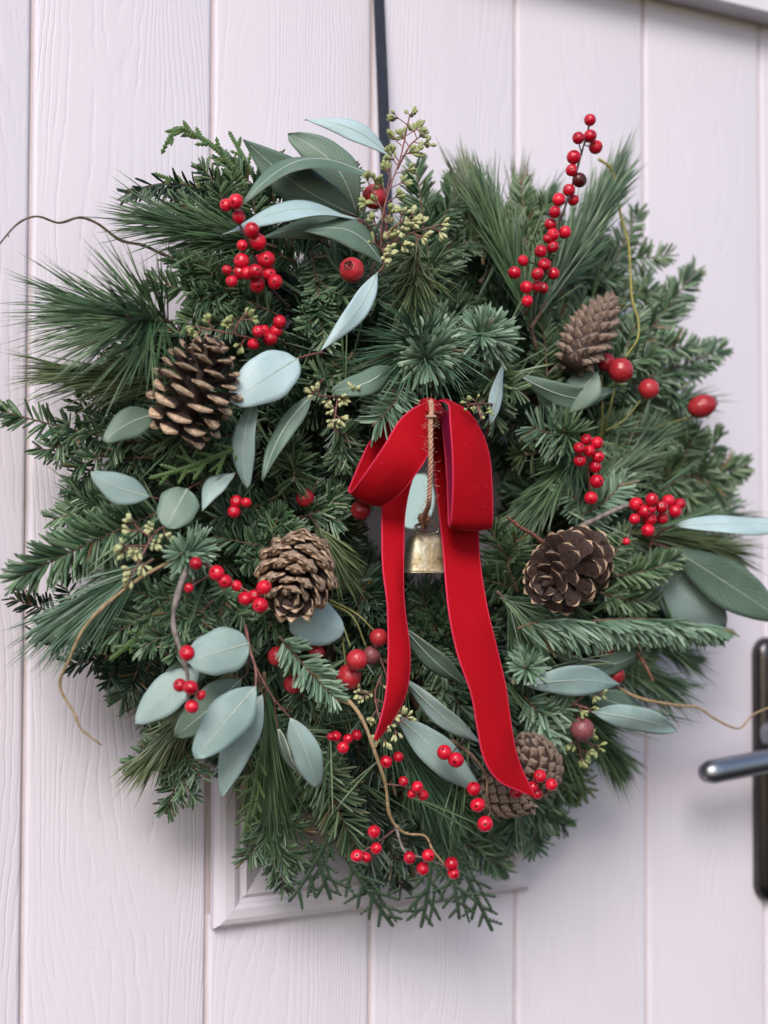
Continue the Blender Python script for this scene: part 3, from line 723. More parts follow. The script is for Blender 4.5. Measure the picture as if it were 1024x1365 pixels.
fir('dark fir sprig behind the pine needles at the top right', (740, 400, .07), (800, 300, .05), 4, .5, nl=32, m_='fir', dens=1.6)
fir('fir sprig left of the slender cone pointing up', (745, 500, .10), (775, 395, .09), 3, .5, nl=28, m_='fir')
# top
pine('long pine sprig behind the tall red berry twig pointing up right', (735, 390, .115), (808, 262, .10), 460, 130, nw=2.7, m_='pine', spread=(2, 17), droop=-.02)
pine('blurred pine sprig in front of the door at far top right', (735, 350, .07), (800, 260, .05), 200, 110, m_='pine', spread=(3, 26), droop=0)
pine('pine sprig left of the tall red berry twig pointing up left', (700, 420, .11), (655, 290, .10), 420, 105, m_='pine', spread=(4, 26), droop=-.02)
pine('upright pine needles between the seed stem and the tall berry twig', (640, 330, .085), (628, 265, .075), 260, 90, m_='pineo', spread=(4, 34), droop=-.02)
pine('pine needles leaning right in the gap left of the tall berry twig', (660, 350, .07), (715, 280, .05), 200, 100, m_='pine', spread=(3, 20), droop=0)
fir('dark fir sprig rising right of the olive seed stem at the top', (575, 390, .08), (553, 222, .065), 2, .4, nl=38, m_='fir', dens=2.4)
fir('fir sprig leaning right at the top between seed stem and pine', (590, 370, .08), (606, 240, .06), 3, .45, nl=34, m_='fir')
fir('drooping fir sprig between the highest berries and the round rose hip', (415, 335, .10), (432, 458, .112), 2, .5, nl=30, nw=4.0, m_='fir', dens=2.4, lang=35, bend=.18, kind='noble')
fir('fir sprig just under the round rose hip with dark calyx', (500, 350, .10), (450, 430, .10), 2, .5, nl=32, m_='fir')
pine('pine tuft below the lower seed cluster at top centre', (555, 335, .105), (552, 385, .12), 230, 85, m_='pineo', spread=(10, 75))
pine('dense pine tuft spreading left above the bow', (575, 455, .11), (560, 462, .128), 300, 120, m_='pineb', spread=(25, 88), sag=(0, 0, 0))
fir('large star shaped fir tip facing out right above the bow', (572, 440, .10), (568, 480, .145), nl=52, nw=5.0, mode='end', m_='noble', dens=6.0, bend=.22, kind='noble')
fir('silvery star shaped fir tip upper right of the bow', (650, 448, .10), (640, 446, .145), nl=48, nw=4.0, mode='end', m_='noble', dens=5.2, bend=.16, kind='noble')
fir('drooping fir sprig under the silvery star tip', (650, 470, .12), (660, 560, .115), 2, .5, nl=36, m_='firg', mode='curl', dens=2.4)
fir('small fir tip left of the bow loop pointing down left', (545, 500, .125), (500, 565, .125), 0, .5, nl=42, nw=3.6, m_='noble', mode='flat', dens=2.6)
fir('small fir sprig behind the narrow grey leaf at centre left', (470, 470, .105), (425, 520, .105), 2, .5, nl=30, m_='firg')
fir('fir sprig beneath the small yellow buds left of the bow', (440, 560, .10), (470, 620, .10), 2, .5, nl=30, m_='fir')
fir('fir tip over the small rose hip at centre left', (385, 600, .105), (392, 640, .12), nl=42, nw=3.4, mode='end', m_='firg', dens=4.0, bend=.1)
fir('fir sprig pointing at the dark rose hip left of the opening', (400, 690, .095), (462, 650, .09), 3, .5, nl=32, m_='fir', dens=2.3)
fir('fir sprig hanging above the middle cone', (340, 690, .10), (400, 712, .108), 3, .5, nl=30, m_='fir')
pine('short pine sprig right of the middle cone pointing into the opening', (420, 700, .10), (445, 740, .10), 190, 75, m_='pineo', spread=(6, 36))
fir('fir sprig under the small berry trio at centre left', (370, 660, .095), (290, 690, .10), 2, .5, nl=30, m_='fir')
# inner right
fir('dull olive fir sprig at the inner right rim beside the bow', (745, 590, .085), (688, 608, .085), 0, .5, nl=34, nw=4.4, m_='pineo', mode='flat', dens=1.6)
fir('pale edged fir tip below the crossed leaves right of the bow', (770, 585, .11), (712, 570, .12), 0, .5, nl=46, nw=3.2, m_='noble', mode='flat', dens=2.2)
pine('pine sprig filling the inner right rim left of the upright berries', (765, 610, .10), (720, 670, .10), 340, 85, m_='pine', spread=(8, 40))
fir('fir sprig tucked right of the bow and left of the open right cone', (690, 790, .10), (655, 705, .10), 2, .5, nl=38, nw=3.2, m_='firg', dens=2.0)
fir('fir tip right of the lowest berry of the upright cluster', (770, 690, .11), (832, 640, .115), 0, .5, nl=34, nw=4.0, m_='noble', mode='flat', dens=2.4)
fir('fir tip left of the lowest berry of the upright cluster', (800, 690, .105), (750, 650, .11), 0, .5, nl=34, nw=4.0, m_='noble', mode='flat', dens=2.0)
fir('upright small fir tip between the silvery star and the slender cone', (728, 540, .105), (722, 425, .10), 0, .5, nl=28, nw=3.4, m_='firg', mode='flat', dens=2.4)
fir('dark star of needles below the crossed leaves on the right', (760, 590, .10), (752, 575, .125), nl=48, nw=3.0, mode='end', m_='firg', dens=3.0)
fir('light fir sprig between the crossed leaves and the right rose hips', (780, 600, .10), (835, 560, .09), 2, .5, nl=34, m_='firg')
# lower centre
fir('fir sprig behind the bell between the two ribbon ends', (600, 900, .075), (560, 790, .075), 4, .5, nl=34, m_='fir', dens=2.1)
fir('fir sprig with glossy needles just right of the bell', (640, 900, .08), (610, 800, .08), 2, .5, nl=32, m_='firg')
fir('dark fir sprig crossing under the narrow leaves between the ribbon ends', (570, 860, .085), (625, 965, .085), 2, .5, nl=34, m_='fir', dens=2.2)
fir('silvery fir tip lying over the lower left rose hips', (372, 848, .125), (448, 932, .13), 0, .5, nl=34, nw=3.6, m_='noble', mode='flat', dens=3.0, kind='noble')
fir('dark fir sprig right of the drooping eucalyptus leaf', (390, 900, .09), (440, 1010, .085), 3, .5, nl=34, m_='fir')
fir('fir sprig between the middle cone and the short ribbon end', (470, 770, .085), (500, 830, .085), 3, .5, nl=32, m_='dfir')
fir('small star of blue-green needles left of the lower right leaves', (700, 880, .11), (700, 890, .13), nl=34, nw=4.6, mode='end', m_='noble', dens=4.0, kind='noble')
fir('silvery blue fir sprig above the upper closed cone', (700, 930, .11), (748, 985, .11), 2, .5, nl=34, nw=4.2, m_='noble', mode='flat', dens=2.6, kind='noble')
pine('pine tuft right of the long ribbon end beneath the combed fir', (672, 800, .11), (700, 835, .115), 200, 75, m_='pine', spread=(12, 60))
# top left
cypress('green cypress sprig curling up at the very top left of the wreath', (330, 250, .085), (238, 172, .06), 13, 'cypl', sc=1.4, sag=(0, -.004, .012))
cypress('small cypress tip hooking down at the top left end', (262, 185, .066), (219, 198, .06), 8, 'cypl', sc=1.4, sag=(-.002, -.002, .016))
cypress('cypress sprig beside the tip of the topmost left eucalyptus leaf', (350, 255, .08), (308, 180, .06), 14, 'cypl', sc=1.3)
cypress('cypress strand running left over the curled dark fir', (340, 270, .09), (210, 233, .07), 10, 'cypl', sc=1.2)
cypress('short green cypress tip above the left rose hip stems', (225, 800, .10), (152, 875, .095), 14, 'cypl', sc=1.3)

fir('dense fir sprig crowding behind the highest left berries', (395, 350, .095), (235, 268, .085), 4, .5, nl=32, m_='fir')
fir('fir sprig lying just above the wide pine tuft with the brown bud', (340, 405, .095), (205, 375, .085), 4, .5, nl=30, m_='firg')
fir('dark fir spray behind the pine needles left of the biggest cone', (270, 470, .07), (128, 455, .055), 5, .5, nl=30, m_='dfir', dens=2.2)
fir('fir spray behind the olive pine sprig, above the leftmost fir spray', (260, 530, .075), (110, 515, .06), 4, .45, nl=30, m_='fir', dens=2.2)
fir('fir sprig hanging behind the crossed long leaves at the top', (470, 300, .085), (420, 205, .07), 3, .5, nl=30, m_='fir')
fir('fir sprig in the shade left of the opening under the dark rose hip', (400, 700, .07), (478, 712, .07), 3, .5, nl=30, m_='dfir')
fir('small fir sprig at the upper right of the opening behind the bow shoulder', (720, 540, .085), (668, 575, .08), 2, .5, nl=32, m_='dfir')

fir('fir tip standing in the dip between the two big upright pine sprigs at the top', (700, 380, .085), (694, 245, .065), 4, .45, nl=30, m_='firg', dens=2.4)
pine('soft pine needles filling behind the fir tip left of the tall berry twig', (690, 370, .08), (690, 275, .06), 240, 95, m_='pineo', spread=(4, 30), droop=-.02)
# ------------------------------------------------------------------ eucalyptus
def leaf(parent, b, t, w, m_='leaf', shape='oval', roll=0, curl=.08, arc=0, fold=.10, wave=.02, pitch=0):
    pb, pt = P(*b), P(*t); ax = pt-pb; Ln = np.linalg.norm(ax); ax = ax/Ln
    N = nrm(TOCAM-ax*(ax @ TOCAM)); Sd = np.cross(ax, N)
    c_, s_ = math.cos(R(roll)), math.sin(R(roll)); N, Sd = N*c_+Sd*s_, Sd*c_-N*s_
    Nf = nrm(TOCAM-ax*(ax @ TOCAM)); Sf = np.cross(ax, Nf)
    W = S(w, pb)/max(abs(c_), .35)
    nu, nv = 19, 9
    tt = np.linspace(0, 1, nu)[:, None]; vv = np.linspace(-1, 1, nv)[None]
    if shape == 'oval': pr = np.sin(np.pi*tt**.88)**(1.0-.42*tt)
    elif shape == 'round': pr = np.sin(np.pi*tt**.9)**.52
    elif shape == 'lance': pr = np.sin(np.pi*tt**.85)**.95
    else: pr = np.sin(np.pi*tt**1.2)**.8
    pr = np.maximum(pr, .02)
    ph = rng.uniform(0, 6)
    hw = W/2*pr*(1+.035*np.sin(tt*8+ph)+.03*np.sin(tt*15+2*ph+vv*2))
    off = Ln*curl*np.sin(np.pi*tt)-fold*np.abs(vv)**1.3*hw+Ln*wave*np.sin(tt*7+ph+vv)*vv
    sid = hw*vv+Ln*arc*np.sin(np.pi*tt)
    co = pb+ax*(Ln*tt)[..., None]+N*off[..., None]
    co = co+Sd*(hw*vv)[..., None]+Sf*(Ln*arc*np.sin(np.pi*tt))[..., None]
    v = co.reshape(-1, 3)
    thk = .00028; nr = Sd*0+N
    n = nu*nv; v2 = v-nr*thk; vt = v+nr*thk
    a = Acc(); F = grid_faces(nu, nv)
    a.add(np.vstack([vt, v2]), [F, F[:, ::-1]+n], 0, True)
    per = list(range(nv))+[i*nv+nv-1 for i in range(1, nu)]+[(nu-1)*nv+j for j in range(nv-2, -1, -1)]+[i*nv for i in range(nu-2, 0, -1)]
    k = len(per); rim = np.array([(per[(i+1) % k], per[i], per[i]+n, per[(i+1) % k]+n) for i in range(k)])
    a.add(np.zeros((0, 3)), [], 0)
    a.f.setdefault((4, 1, False), []).append(rim)
    o = build('leaf', a, [M[m_], M['rim']], parent)
    uvl = o.data.uv_layers.new(name='UVMap')
    uvv = np.stack([np.broadcast_to(vv, (nu, nv)), np.broadcast_to(tt, (nu, nv))], -1).reshape(-1, 2); uvv = np.vstack([uvv, uvv])
    li = np.zeros(len(o.data.loops), np.int32); o.data.loops.foreach_get('vertex_index', li); uvl.data.foreach_set('uv', uvv[li].ravel())
    mid = co[:, nv//2]
    a = Acc(); tube(a, mid[:-1]+N*.00005, np.linspace(.00062, .00030, nu-1), 5); build('midrib', a, M['rib'], o)
    return pb
def stem(acc, pts, r0, r1=None, n=24, sides=6, wob=.05):
    p = [P(*q) for q in pts]; r1 = r0 if r1 is None else r1
    c_ = curve(p, n); tube(acc, c_, np.linspace(S(r0, p[0]), S(r1, p[-1]), n)*(1+.18*np.maximum(0, np.sin(np.linspace(0, n*.9, n)+rng.uniform(0, 6)))**6), sides, wob=wob)
    return c_
def euc(label, leaves, stems, m_='barkr', group='eucalyptus sprigs in the wreath'):
    r = thing('eucalyptus_sprig', label, 'eucalyptus', P(*stems[0][0][0]), group)
    for pts, r0, r1 in stems:
        a = Acc(); stem(a, pts, r0, r1); build('stem', a, M[m_], r)
    for l in leaves:
        kw = l[3] if len(l) > 3 else {}
        leaf(r, l[0], l[1], l[2], **kw)
    return r
D_ = dict
euc('eucalyptus sprig with pointed oval leaves and red stems at the lower left',
    [((268, 888, .112), (180, 965, .10), 48, D_(roll=12)),
     ((322, 905, .115), (233, 982, .105), 52, D_(m_='leafd', roll=-10)),
     ((332, 858, .135), (250, 881, .13), 62, D_(roll=8, shape='round', curl=.05)),
     ((341, 915, .138), (259, 1011, .135), 58, D_(curl=.06)),
     ((350, 925, .125), (295, 1065, .115), 46, D_(arc=.04, shape='lance')),
     ((387, 957, .13), (423, 1050, .125), 40, D_(arc=-.04, curl=.1)),
     ((371, 972, .122), (396, 1030, .12), 16, D_(m_='leafd', roll=65)),
     ((280, 880, .10), (215, 915, .095), 44, D_(m_='leafd'))],
    [([(327, 833, .125), (334, 868, .135), (341, 892, .137), (341, 918, .138)], 2.2, 1.6),
     ([(340, 888, .136), (364, 930, .134), (388, 958, .13)], 2.0, 1.2), ([(366, 933, .134), (368, 955, .126), (371, 973, .122)], 1.3, .8),
     ([(338, 880, .134), (347, 910, .128), (350, 928, .125)], 1.6, 1.1), ([(333, 862, .135), (324, 903, .117), (270, 886, .112)], 1.2, .9)])
euc('eucalyptus sprig with long crossed leaves at the top left of the hanging strap',
    [((476, 288, .112), (325, 186, .115), 58, D_(m_='leafd', arc=-.06, shape='lance', curl=.05)),
     ((476, 286, .106), (384, 178, .10), 54, D_(m_='leafd', arc=.13)),
     ((499, 237, .13), (325, 270, .13), 34, D_(m_='leafd', shape='lance', roll=50, arc=.13)),
     ((519, 208, .10), (406, 160, .09), 27, D_(m_='leafp', shape='lance', arc=.06, roll=25)),
     ((478, 293, .13), (296, 314, .13), 26, D_(m_='leafp', shape='lance', roll=38, arc=.05)),
     ((496, 318, .115), (345, 318, .115), 30, D_(m_='leafd', shape='lance', roll=20, arc=.05)),
     ((511, 354, .13), (402, 309, .13), 38, D_(m_='leafd', shape='lance', roll=30, arc=.15)),
     ((503, 364, .135), (428, 467, .14), 27, D_(m_='leafp', shape='lance', arc=-.04, roll=-15))],
    [([(506, 330, .115), (515, 300, .12), (508, 262, .122), (498, 238, .13)], 2, 1.2), ([(508, 330, .115), (490, 300, .12), (477, 291, .12)], 1.5, 1.0),
     ([(514, 330, .12), (512, 352, .13), (502, 366, .135)], 1.6, 1.0), ([(512, 270, .12), (520, 235, .11), (520, 210, .10)], 1.3, 1.0)])
euc('pale broad eucalyptus leaf with a narrow hanging one under it right of the biggest cone', [((397, 478, .14), (307, 537, .14), 62, D_(m_='leafp', shape='round', curl=.1, wave=.03)), ((338, 536, .13), (329, 652, .125), 30, D_(roll=15, shape='round', arc=.05))],
    [([(430, 470, .115), (410, 474, .13), (396, 478, .14)], 2, 1.3), ([(352, 500, .118), (343, 518, .125), (338, 537, .13)], 1.5, 1)])
euc('narrow grey-green eucalyptus leaf hanging below the small yellow buds at centre left', [((416, 527, .13), (350, 641, .13), 27, D_(shape='lance', m_='leafd', roll=25, arc=.03))], [([(432, 505, .11), (422, 515, .12), (416, 528, .13)], 1.6, 1)])
euc('grey eucalyptus leaf lying level just left above the bow', [((522, 489, .13), (441, 522, .13), 34, D_(m_='leafd', arc=-.08))], [([(540, 480, .11), (530, 484, .12), (521, 489, .13)], 1.5, 1)])
euc('oval eucalyptus leaf half under the biggest cone on its left', [((210, 552, .11), (138, 588, .11), 40, D_(m_='leafd', arc=.06))], [([(240, 545, .10), (225, 548, .105), (209, 552, .11)], 1.5, 1)])
euc('blue-green eucalyptus leaf at the left above the large fir branch', [((200, 662, .112), (121, 630, .11), 38, D_(m_='leaf', arc=-.08, roll=20))], [([(230, 670, .10), (215, 666, .11), (199, 662, .112)], 1.5, 1)])
euc('rounded eucalyptus leaf with a cypress tip across it, beside a narrow folded leaf', [((250, 652, .118), (222, 704, .122), 54, D_(m_='leafd', shape='round')), ((313, 631, .12), (270, 682, .125), 26, D_(shape='lance', roll=25, arc=.1))], [([(280, 640, .105), (262, 646, .11), (250, 652, .118)], 1.5, 1), ([(330, 620, .105), (320, 626, .11), (313, 632, .12)], 1.3, 1)])
euc('pale oval eucalyptus leaf tucked under the middle cone', [((385, 828, .115), (459, 842, .125), 60, D_(arc=-.06, m_='leafp', shape='round'))], [([(372, 815, .10), (378, 822, .11), (386, 828, .115)], 1.5, 1)])
euc('eucalyptus sprig with three slim grey leaves showing between the two ribbon ends',
    [((530, 955, .115), (644, 1060, .12), 44, D_(m_='leaf', shape='lance', roll=-10)), ((540, 906, .112), (642, 993, .118), 27, D_(shape='lance', roll=20)), ((540, 838, .105), (628, 918, .11), 27, D_(shape='lance', roll=30, m_='leafd'))],
    [([(500, 860, .09), (515, 900, .095), (531, 956, .115)], 2, 1.2), ([(512, 880, .095), (525, 893, .105), (541, 906, .112)], 1.4, 1), ([(505, 830, .09), (520, 828, .10), (541, 838, .105)], 1.4, 1)])
euc('eucalyptus sprig with five overlapping leaves below the blue-green fir branch at lower right',
    [((702, 913, .13), (828, 913, .125), 42, D_(m_='leaf', shape='lance', arc=-.05)), ((789, 949, .125), (903, 974, .11), 36, D_(m_='leaf', shape='lance', arc=-.03)),
     ((784, 925, .105), (858, 948, .10), 34, D_(m_='leafd')), ((727, 866, .12), (818, 886, .12), 17, D_(m_='leafd', shape='lance', roll=55)), ((775, 896, .115), (865, 863, .11), 30, D_(m_='leafd', shape='lance', roll=20))],
    [([(760, 1000, .10), (758, 960, .105), (772, 938, .115), (790, 950, .125)], 1.8, 1.1), ([(690, 905, .11), (697, 909, .12), (703, 913, .13)], 1.5, 1), ([(765, 945, .108), (755, 920, .108), (776, 896, .115)], 1.3, 1), ([(715, 860, .11), (722, 864, .115), (728, 866, .12)], 1.2, 1)], 'barkr')
euc('small upright pale eucalyptus leaf between the bow and the crossed leaves', [((653, 566, .13), (670, 482, .135), 17, D_(m_='leafp', shape='lance', roll=35, arc=-.03))], [([(645, 590, .11), (649, 577, .12), (653, 565, .13)], 1, .8)])
euc('two crossed dark eucalyptus leaves below the slender cone', [((690, 500, .12), (826, 518, .118), 32, D_(m_='leafd', shape='lance', arc=.10, roll=20)), ((752, 552, .118), (797, 496, .13), 46, D_(m_='leafd', shape='rev', roll=-20)), ((752, 552, .112), (712, 512, .112), 30, D_(m_='leafd', shape='lance'))], [([(672, 510, .11), (680, 504, .115), (691, 500, .12)], 1.3, 1), ([(752, 580, .105), (750, 566, .11), (752, 551, .118)], 1.5, 1)])
euc('eucalyptus sprig with big leaves leaving the photo at the right edge',
    [((900, 701, .13), (1068, 700, .14), 27, D_(m_='leafp', shape='lance', roll=-40, arc=.04)), ((900, 734, .118), (1052, 832, .12), 62, D_(m_='leafd', shape='lance', curl=.03)),
     ((899, 731, .108), (1008, 790, .10), 46, D_(m_='leafd', arc=.09)), ((872, 752, .10), (966, 836, .10), 74, D_(m_='leaf', arc=.03, shape='oval'))],
    [([(868, 722, .11), (882, 708, .12), (901, 701, .13)], 2, 1.3), ([(868, 724, .11), (884, 728, .112), (901, 735, .118)], 1.8, 1.2), ([(868, 724, .11), (866, 740, .105), (874, 754, .10)], 1.6, 1.2)])

# bud clusters: every bud a part
def bud_mesh(mname):
    a = Acc(); v, f = lathe([(.02, 0), (.09, .12), (.12, .25), (.19, .45), (.27, .66), (.27, .84), (.16, .98), (.06, 1.12), (.001, 1.16)], 9)
    a.add(v, [f]); return a.mesh('seed_bud', M[mname])
BUD = {k: bud_mesh(k) for k in ('seed', 'seedy')}
def place(name, me, parent, p, direc, sc, spin=None):
    o = link(name, me, parent)
    q = Vector(direc).to_track_quat('Z', 'Y').to_matrix().to_4x4()
    if spin is not None: q = q @ Matrix.Rotation(spin, 4, 'Z')
    sc = sc if hasattr(sc, '__len__') else (sc, sc, sc)
    o.matrix_local = Matrix.Translation(Vector(np.asarray(p)-chain_loc(parent))) @ q @ Matrix.Diagonal((*sc, 1))
    return o
def seeds(label, mains, m_='seed', bm='barkr', per=6, every=14, reach=16, sz=9):
    """mains: list of point lists; umbels of buds alternate along each"""
    r = thing('eucalyptus_seed_sprig', label, 'seed sprig', P(*mains[0][0]), 'eucalyptus sprigs carrying small buds')
    a = Acc(); sc_ = []
    for pts in mains:
        c_ = stem(a, pts, 1.5, 1.0, 20)
        ln = np.linalg.norm(np.diff(c_, axis=0), axis=1).sum(); st_ = S(every, c_[0]); n = max(1, int(ln/st_))
        for k in range(n+1):
            s = 1.0 if k == n else (k+.6)/(n+.4)
            p, T = along(c_, np.array([min(s, .999)])); p, T = p[0], T[0]
            sg = 1 if k % 2 else -1; Sd = nrm(np.cross(T, TOCAM))
            d = T if k == n else nrm(T*.7+Sd*sg*rng.uniform(.6, 1)+TOCAM*rng.uniform(-.1, .4))
            l_ = S(reach, p)*rng.uniform(.35, .8)*(0.2 if k == n else 1)
            q = p+d*l_; tube(a, np.stack([p, (p+q)/2, q]), S(.75, p), 5)
            for j in range(per+1+int(rng.integers(0, 3))):
                an = rng.uniform(0, 6.28); X = nrm(np.cross(d, TOCAM)); Y = np.cross(d, X); spr = rng.uniform(.35, 1.2)
                dd = nrm(d+spr*(math.cos(an)*X+math.sin(an)*Y)); l2 = S(rng.uniform(2, 6), p); e = q+dd*l2
                tube(a, np.stack([q, e]), S(.65, p), 5)
                z = S(sz, p)*rng.uniform(.8, 1.15); place('seed_bud', BUD[m_], r, e, dd, (z*rng.uniform(.85, 1.05),)*2+(z,))
    build('stem', a, M[bm], r); return r
seeds('tall olive seed sprig standing up in front of the black strap at the top', [[(508, 340, .13), (510, 290, .14), (520, 250, .14), (534, 210, .135), (546, 155, .12)], [(512, 285, .14), (500, 262, .14), (492, 245, .14)], [(530, 225, .137), (546, 195, .13), (560, 182, .125)]], 'seed', per=5, every=15, reach=22, sz=10)
seeds('pale green seed cluster spreading right of the tall olive seed sprig', [[(508, 330, .13), (545, 312, .145), (585, 300, .145)], [(512, 315, .13), (530, 300, .145), (548, 288, .145)]], 'seedy', per=5, every=14, reach=16, sz=10)
seeds('small pale seed umbel hanging just above the drooping pale leaf', [[(508, 330, .13), (514, 340, .145)]], 'seedy', per=9, every=30, reach=8, sz=11)
seeds('yellow-green seed sprig lying above the top of the biggest cone', [[(338, 452, .125), (310, 445, .13), (285, 440, .13), (262, 436, .13)], [(312, 446, .13), (318, 430, .135), (325, 422, .135)]], 'seed', per=4, every=15, reach=16, sz=9)
seeds('pale seed cluster below the grey level leaf left of the bow', [[(452, 520, .12), (448, 545, .135), (446, 558, .14)], [(450, 530, .12), (432, 528, .13), (420, 526, .13)], [(452, 530, .12), (470, 528, .13), (478, 522, .13)]], 'seedy', per=6, every=22, reach=10, sz=9)
seeds('yellowish seed sprig hanging at the left below the rounded leaf', [[(222, 700, .12), (205, 712, .13), (190, 740, .135), (176, 768, .135)], [(200, 716, .13), (184, 704, .13), (180, 698, .13)], [(196, 728, .13), (176, 728, .135), (168, 732, .135)]], 'seedy', per=4, every=15, reach=14, sz=10)
seeds('cream seed sprig twining around the pointed end of the short ribbon tail', [[(508, 900, .12), (500, 925, .125), (505, 955, .13), (512, 985, .135)], [(505, 950, .128), (525, 965, .135), (540, 958, .135)], [(498, 930, .125), (488, 925, .13), (484, 922, .13)]], 'seedy', per=4, every=14, reach=15, sz=9)
seeds('small seed sprig hanging beneath the dusty dark rose hip', [[(760, 960, .11), (768, 985, .115), (775, 1010, .115)], [(768, 985, .115), (785, 990, .115), (795, 994, .115)]], 'seed', per=4, every=15, reach=14, sz=9)
seeds('few green seed buds between the slim leaves and the dusty dark rose hip', [[(745, 930, .115), (765, 938, .125), (785, 945, .13)], [(765, 938, .125), (783, 925, .13), (800, 925, .13)]], 'seed', per=2, every=20, reach=10, sz=8)
seeds('thin seed sprig at the right shoulder of the bow', [[(668, 540, .12), (640, 538, .15), (622, 540, .158)], [(636, 539, .152), (640, 552, .155), (642, 560, .155)]], 'seed', per=-1, every=14, reach=8, sz=9)

# ------------------------------------------------------------------ berries
def sphere_mesh(name, mats, sy=1.0, dim=.10):
    pr = [(.001, -1)]
    for q in np.linspace(-80, 90, 18)[:-1]: pr.append((math.cos(R(q)), math.sin(R(q))))
    pr = [(r_, z-(dim*math.exp(-(r_/.22)**2) if z > 0 else 0)) for r_, z in pr]; pr.append((.001, 1-dim))
    v, f = lathe(pr, 24); v[:, 2] *= sy
    a = Acc(); a.add(v, [f[:, ::-1]]); me = a.mesh(name, mats); return me
BER = [sphere_mesh('berry', M['berry'], 1.0), sphere_mesh('berry', M['berry'], .93, .06), sphere_mesh('berry', M['berry'], 1.07, .12)]
BERD = sphere_mesh('berry', M['berryd'])
def berries(label, main, lst, dep=.13, r0=2.6, bm='barkd', extra=(), dark=()):
    """main: stem points; lst: (px,py,r[,depth]) of each berry"""
    r = thing('berry_sprig', label, 'berry sprig', P(*main[0]), 'red winterberry sprigs in the wreath')
    a = Acc(); c_ = stem(a, main, r0, r0*.5, 30, 7, .1)
    for e in extra: stem(a, e, r0*.6, r0*.35, 14)
    for i, q in enumerate(lst):
        d = q[3] if len(q) > 3 else dep+rng.uniform(-.006, .006)
        p = P(q[0], q[1], d); rad = S(q[2], p)*1.05
        k = int(np.argmin(((c_-p)**2).sum(1))); s0 = c_[k]
        if np.linalg.norm(s0-p) < S(60, p): tube(a, curve([s0, (s0+p)/2-TOCAM*rad*.4, p-nrm(p-s0)*rad*.4], 6), S(.9, p), 5)
        out = nrm(nrm(p-s0)*.8+TOCAM*.7+rng.normal(0, .55, 3)+V(0, 0, .1))
        place('berry', BERD if i in dark else BER[int(rng.integers(3))], r, p, out, (rad*rng.uniform(.95, 1.05), rad*rng.uniform(.95, 1.05), rad*rng.uniform(.93, 1.07)), rng.uniform(0, 6))
    build('twig', a, M[bm], r); return r
berries('highest left berry cluster on a dark twig beside crossed eucalyptus leaves', [(385, 410, .11), (362, 385, .13), (340, 345, .138), (322, 305, .14), (308, 272, .14)],
    [(314.5, 268.7, 10), (301.5, 273.5, 8.5), (318.5, 289, 9), (335.6, 307, 10), (323, 327, 7), (343.5, 322, 11), (355, 346, 11), (322, 348, 10), (347, 347, 8, .128), (319.5, 363.5, 9), (330, 364, 9, .142), (341, 362, 9.5), (359, 365, 9), (367, 376, 9.5), (343, 380, 10.5), (302.5, 360, 6.5), (309, 375, 8)], .142)
berries('five berry cluster right of the biggest cone above the pale broad leaf', [(400, 470, .11), (375, 455, .13), (352, 448, .135)], [(373, 428.6, 8.5), (368.5, 441, 8.5), (360, 451, 9.5), (344.6, 442, 8), (338, 459, 8), (352, 440, 7)], .135, 1.8)
berries('tall twig crowded with berries rising at the top right', [(700, 420, .12), (722, 370, .13), (745, 300, .14), (765, 240, .14), (788, 158, .13)],
    [(786.5, 160, 8), (771, 184, 8), (786.5, 181.5, 8.5), (794, 196, 9), (765, 209.5, 9), (762, 227, 8), (772.5, 240, 9.5), (758.5, 253.6, 8), (764.6, 267, 7.5), (745, 266, 8.5), (739.6, 282.7, 7.5), (734, 299, 8), (753, 309.7, 8.5), (737.6, 312.7, 8), (730, 318, 6), (737, 329, 8), (721, 335, 8), (726, 352.5, 8.5), (697.6, 347.6, 7.5), (686, 363.6, 8), (716.7, 365, 8), (738, 364.7, 8), (701.7, 383, 8), (716.4, 381.5, 7.5), (724, 384, 7), (703, 401.6, 7.5)], .14, 2.4, dark=(6,))
berries('upright cluster of nine berries above the open right cone', [(793, 690, .11), (786, 650, .125), (784, 610, .13), (785, 595, .13)],
    [(781.7, 586, 7.5), (796, 590.4, 8), (772.4, 597.5, 7.5), (785.8, 601, 7.5), (797.4, 609, 8), (773, 614, 8), (793.6, 622, 8), (795.7, 641.6, 9), (788, 664, 8.5)], .137, 1.8, 'barkr')
berries('berry cluster on a thick brown twig left of the pale blue right leaf', [(752, 714, .11), (790, 694, .125), (838, 674, .13), (846, 690, .132), (866, 700, .132)],
    [(848, 672, 9), (869, 666, 8.5), (891, 667.6, 8), (906, 672, 7.5), (882, 676, 8.5), (900, 681.6, 8.5), (868, 678, 7), (859, 682, 9), (866, 692, 9), (883, 691, 7.5), (846, 692, 7), (863.7, 707, 8.5), (835, 722, 5)], .138, 4.0, 'barkg', extra=([(846, 680, .132), (870, 684, .13), (898, 676, .13)],))
berries('berries strung along a thin twig between the fir star and the middle cone', [(262, 742, .12), (290, 762, .135), (320, 782, .14), (348, 797, .145)],
    [(261, 751, 8), (251.5, 784, 6.5), (289, 764, 10.5), (300, 775, 9), (315.5, 781, 7.5), (352, 783, 9.5, .153), (347, 807, 10.5, .153), (327, 798, 9.5), (339.5, 794, 8)], .143, 2.0, 'barkr')
berries('five berries on a grey cut stem over the lower left leaves', [(257, 738, .125), (239, 785, .145), (231, 828, .145), (239, 862, .147), (250, 900, .148), (251, 938, .148)],
    [(249.5, 870.7, 10), (240, 913.5, 9), (254, 916.5, 9.5), (268, 927, 7), (256, 942, 9)], .156, 4.2, 'barkg')
berries('three small berries between the folded leaf and the middle cone', [(335, 695, .10), (322, 680, .115)], [(315, 669, 8.5), (328.5, 670, 6.5), (312, 682, 8.5)], .122, 1.3)
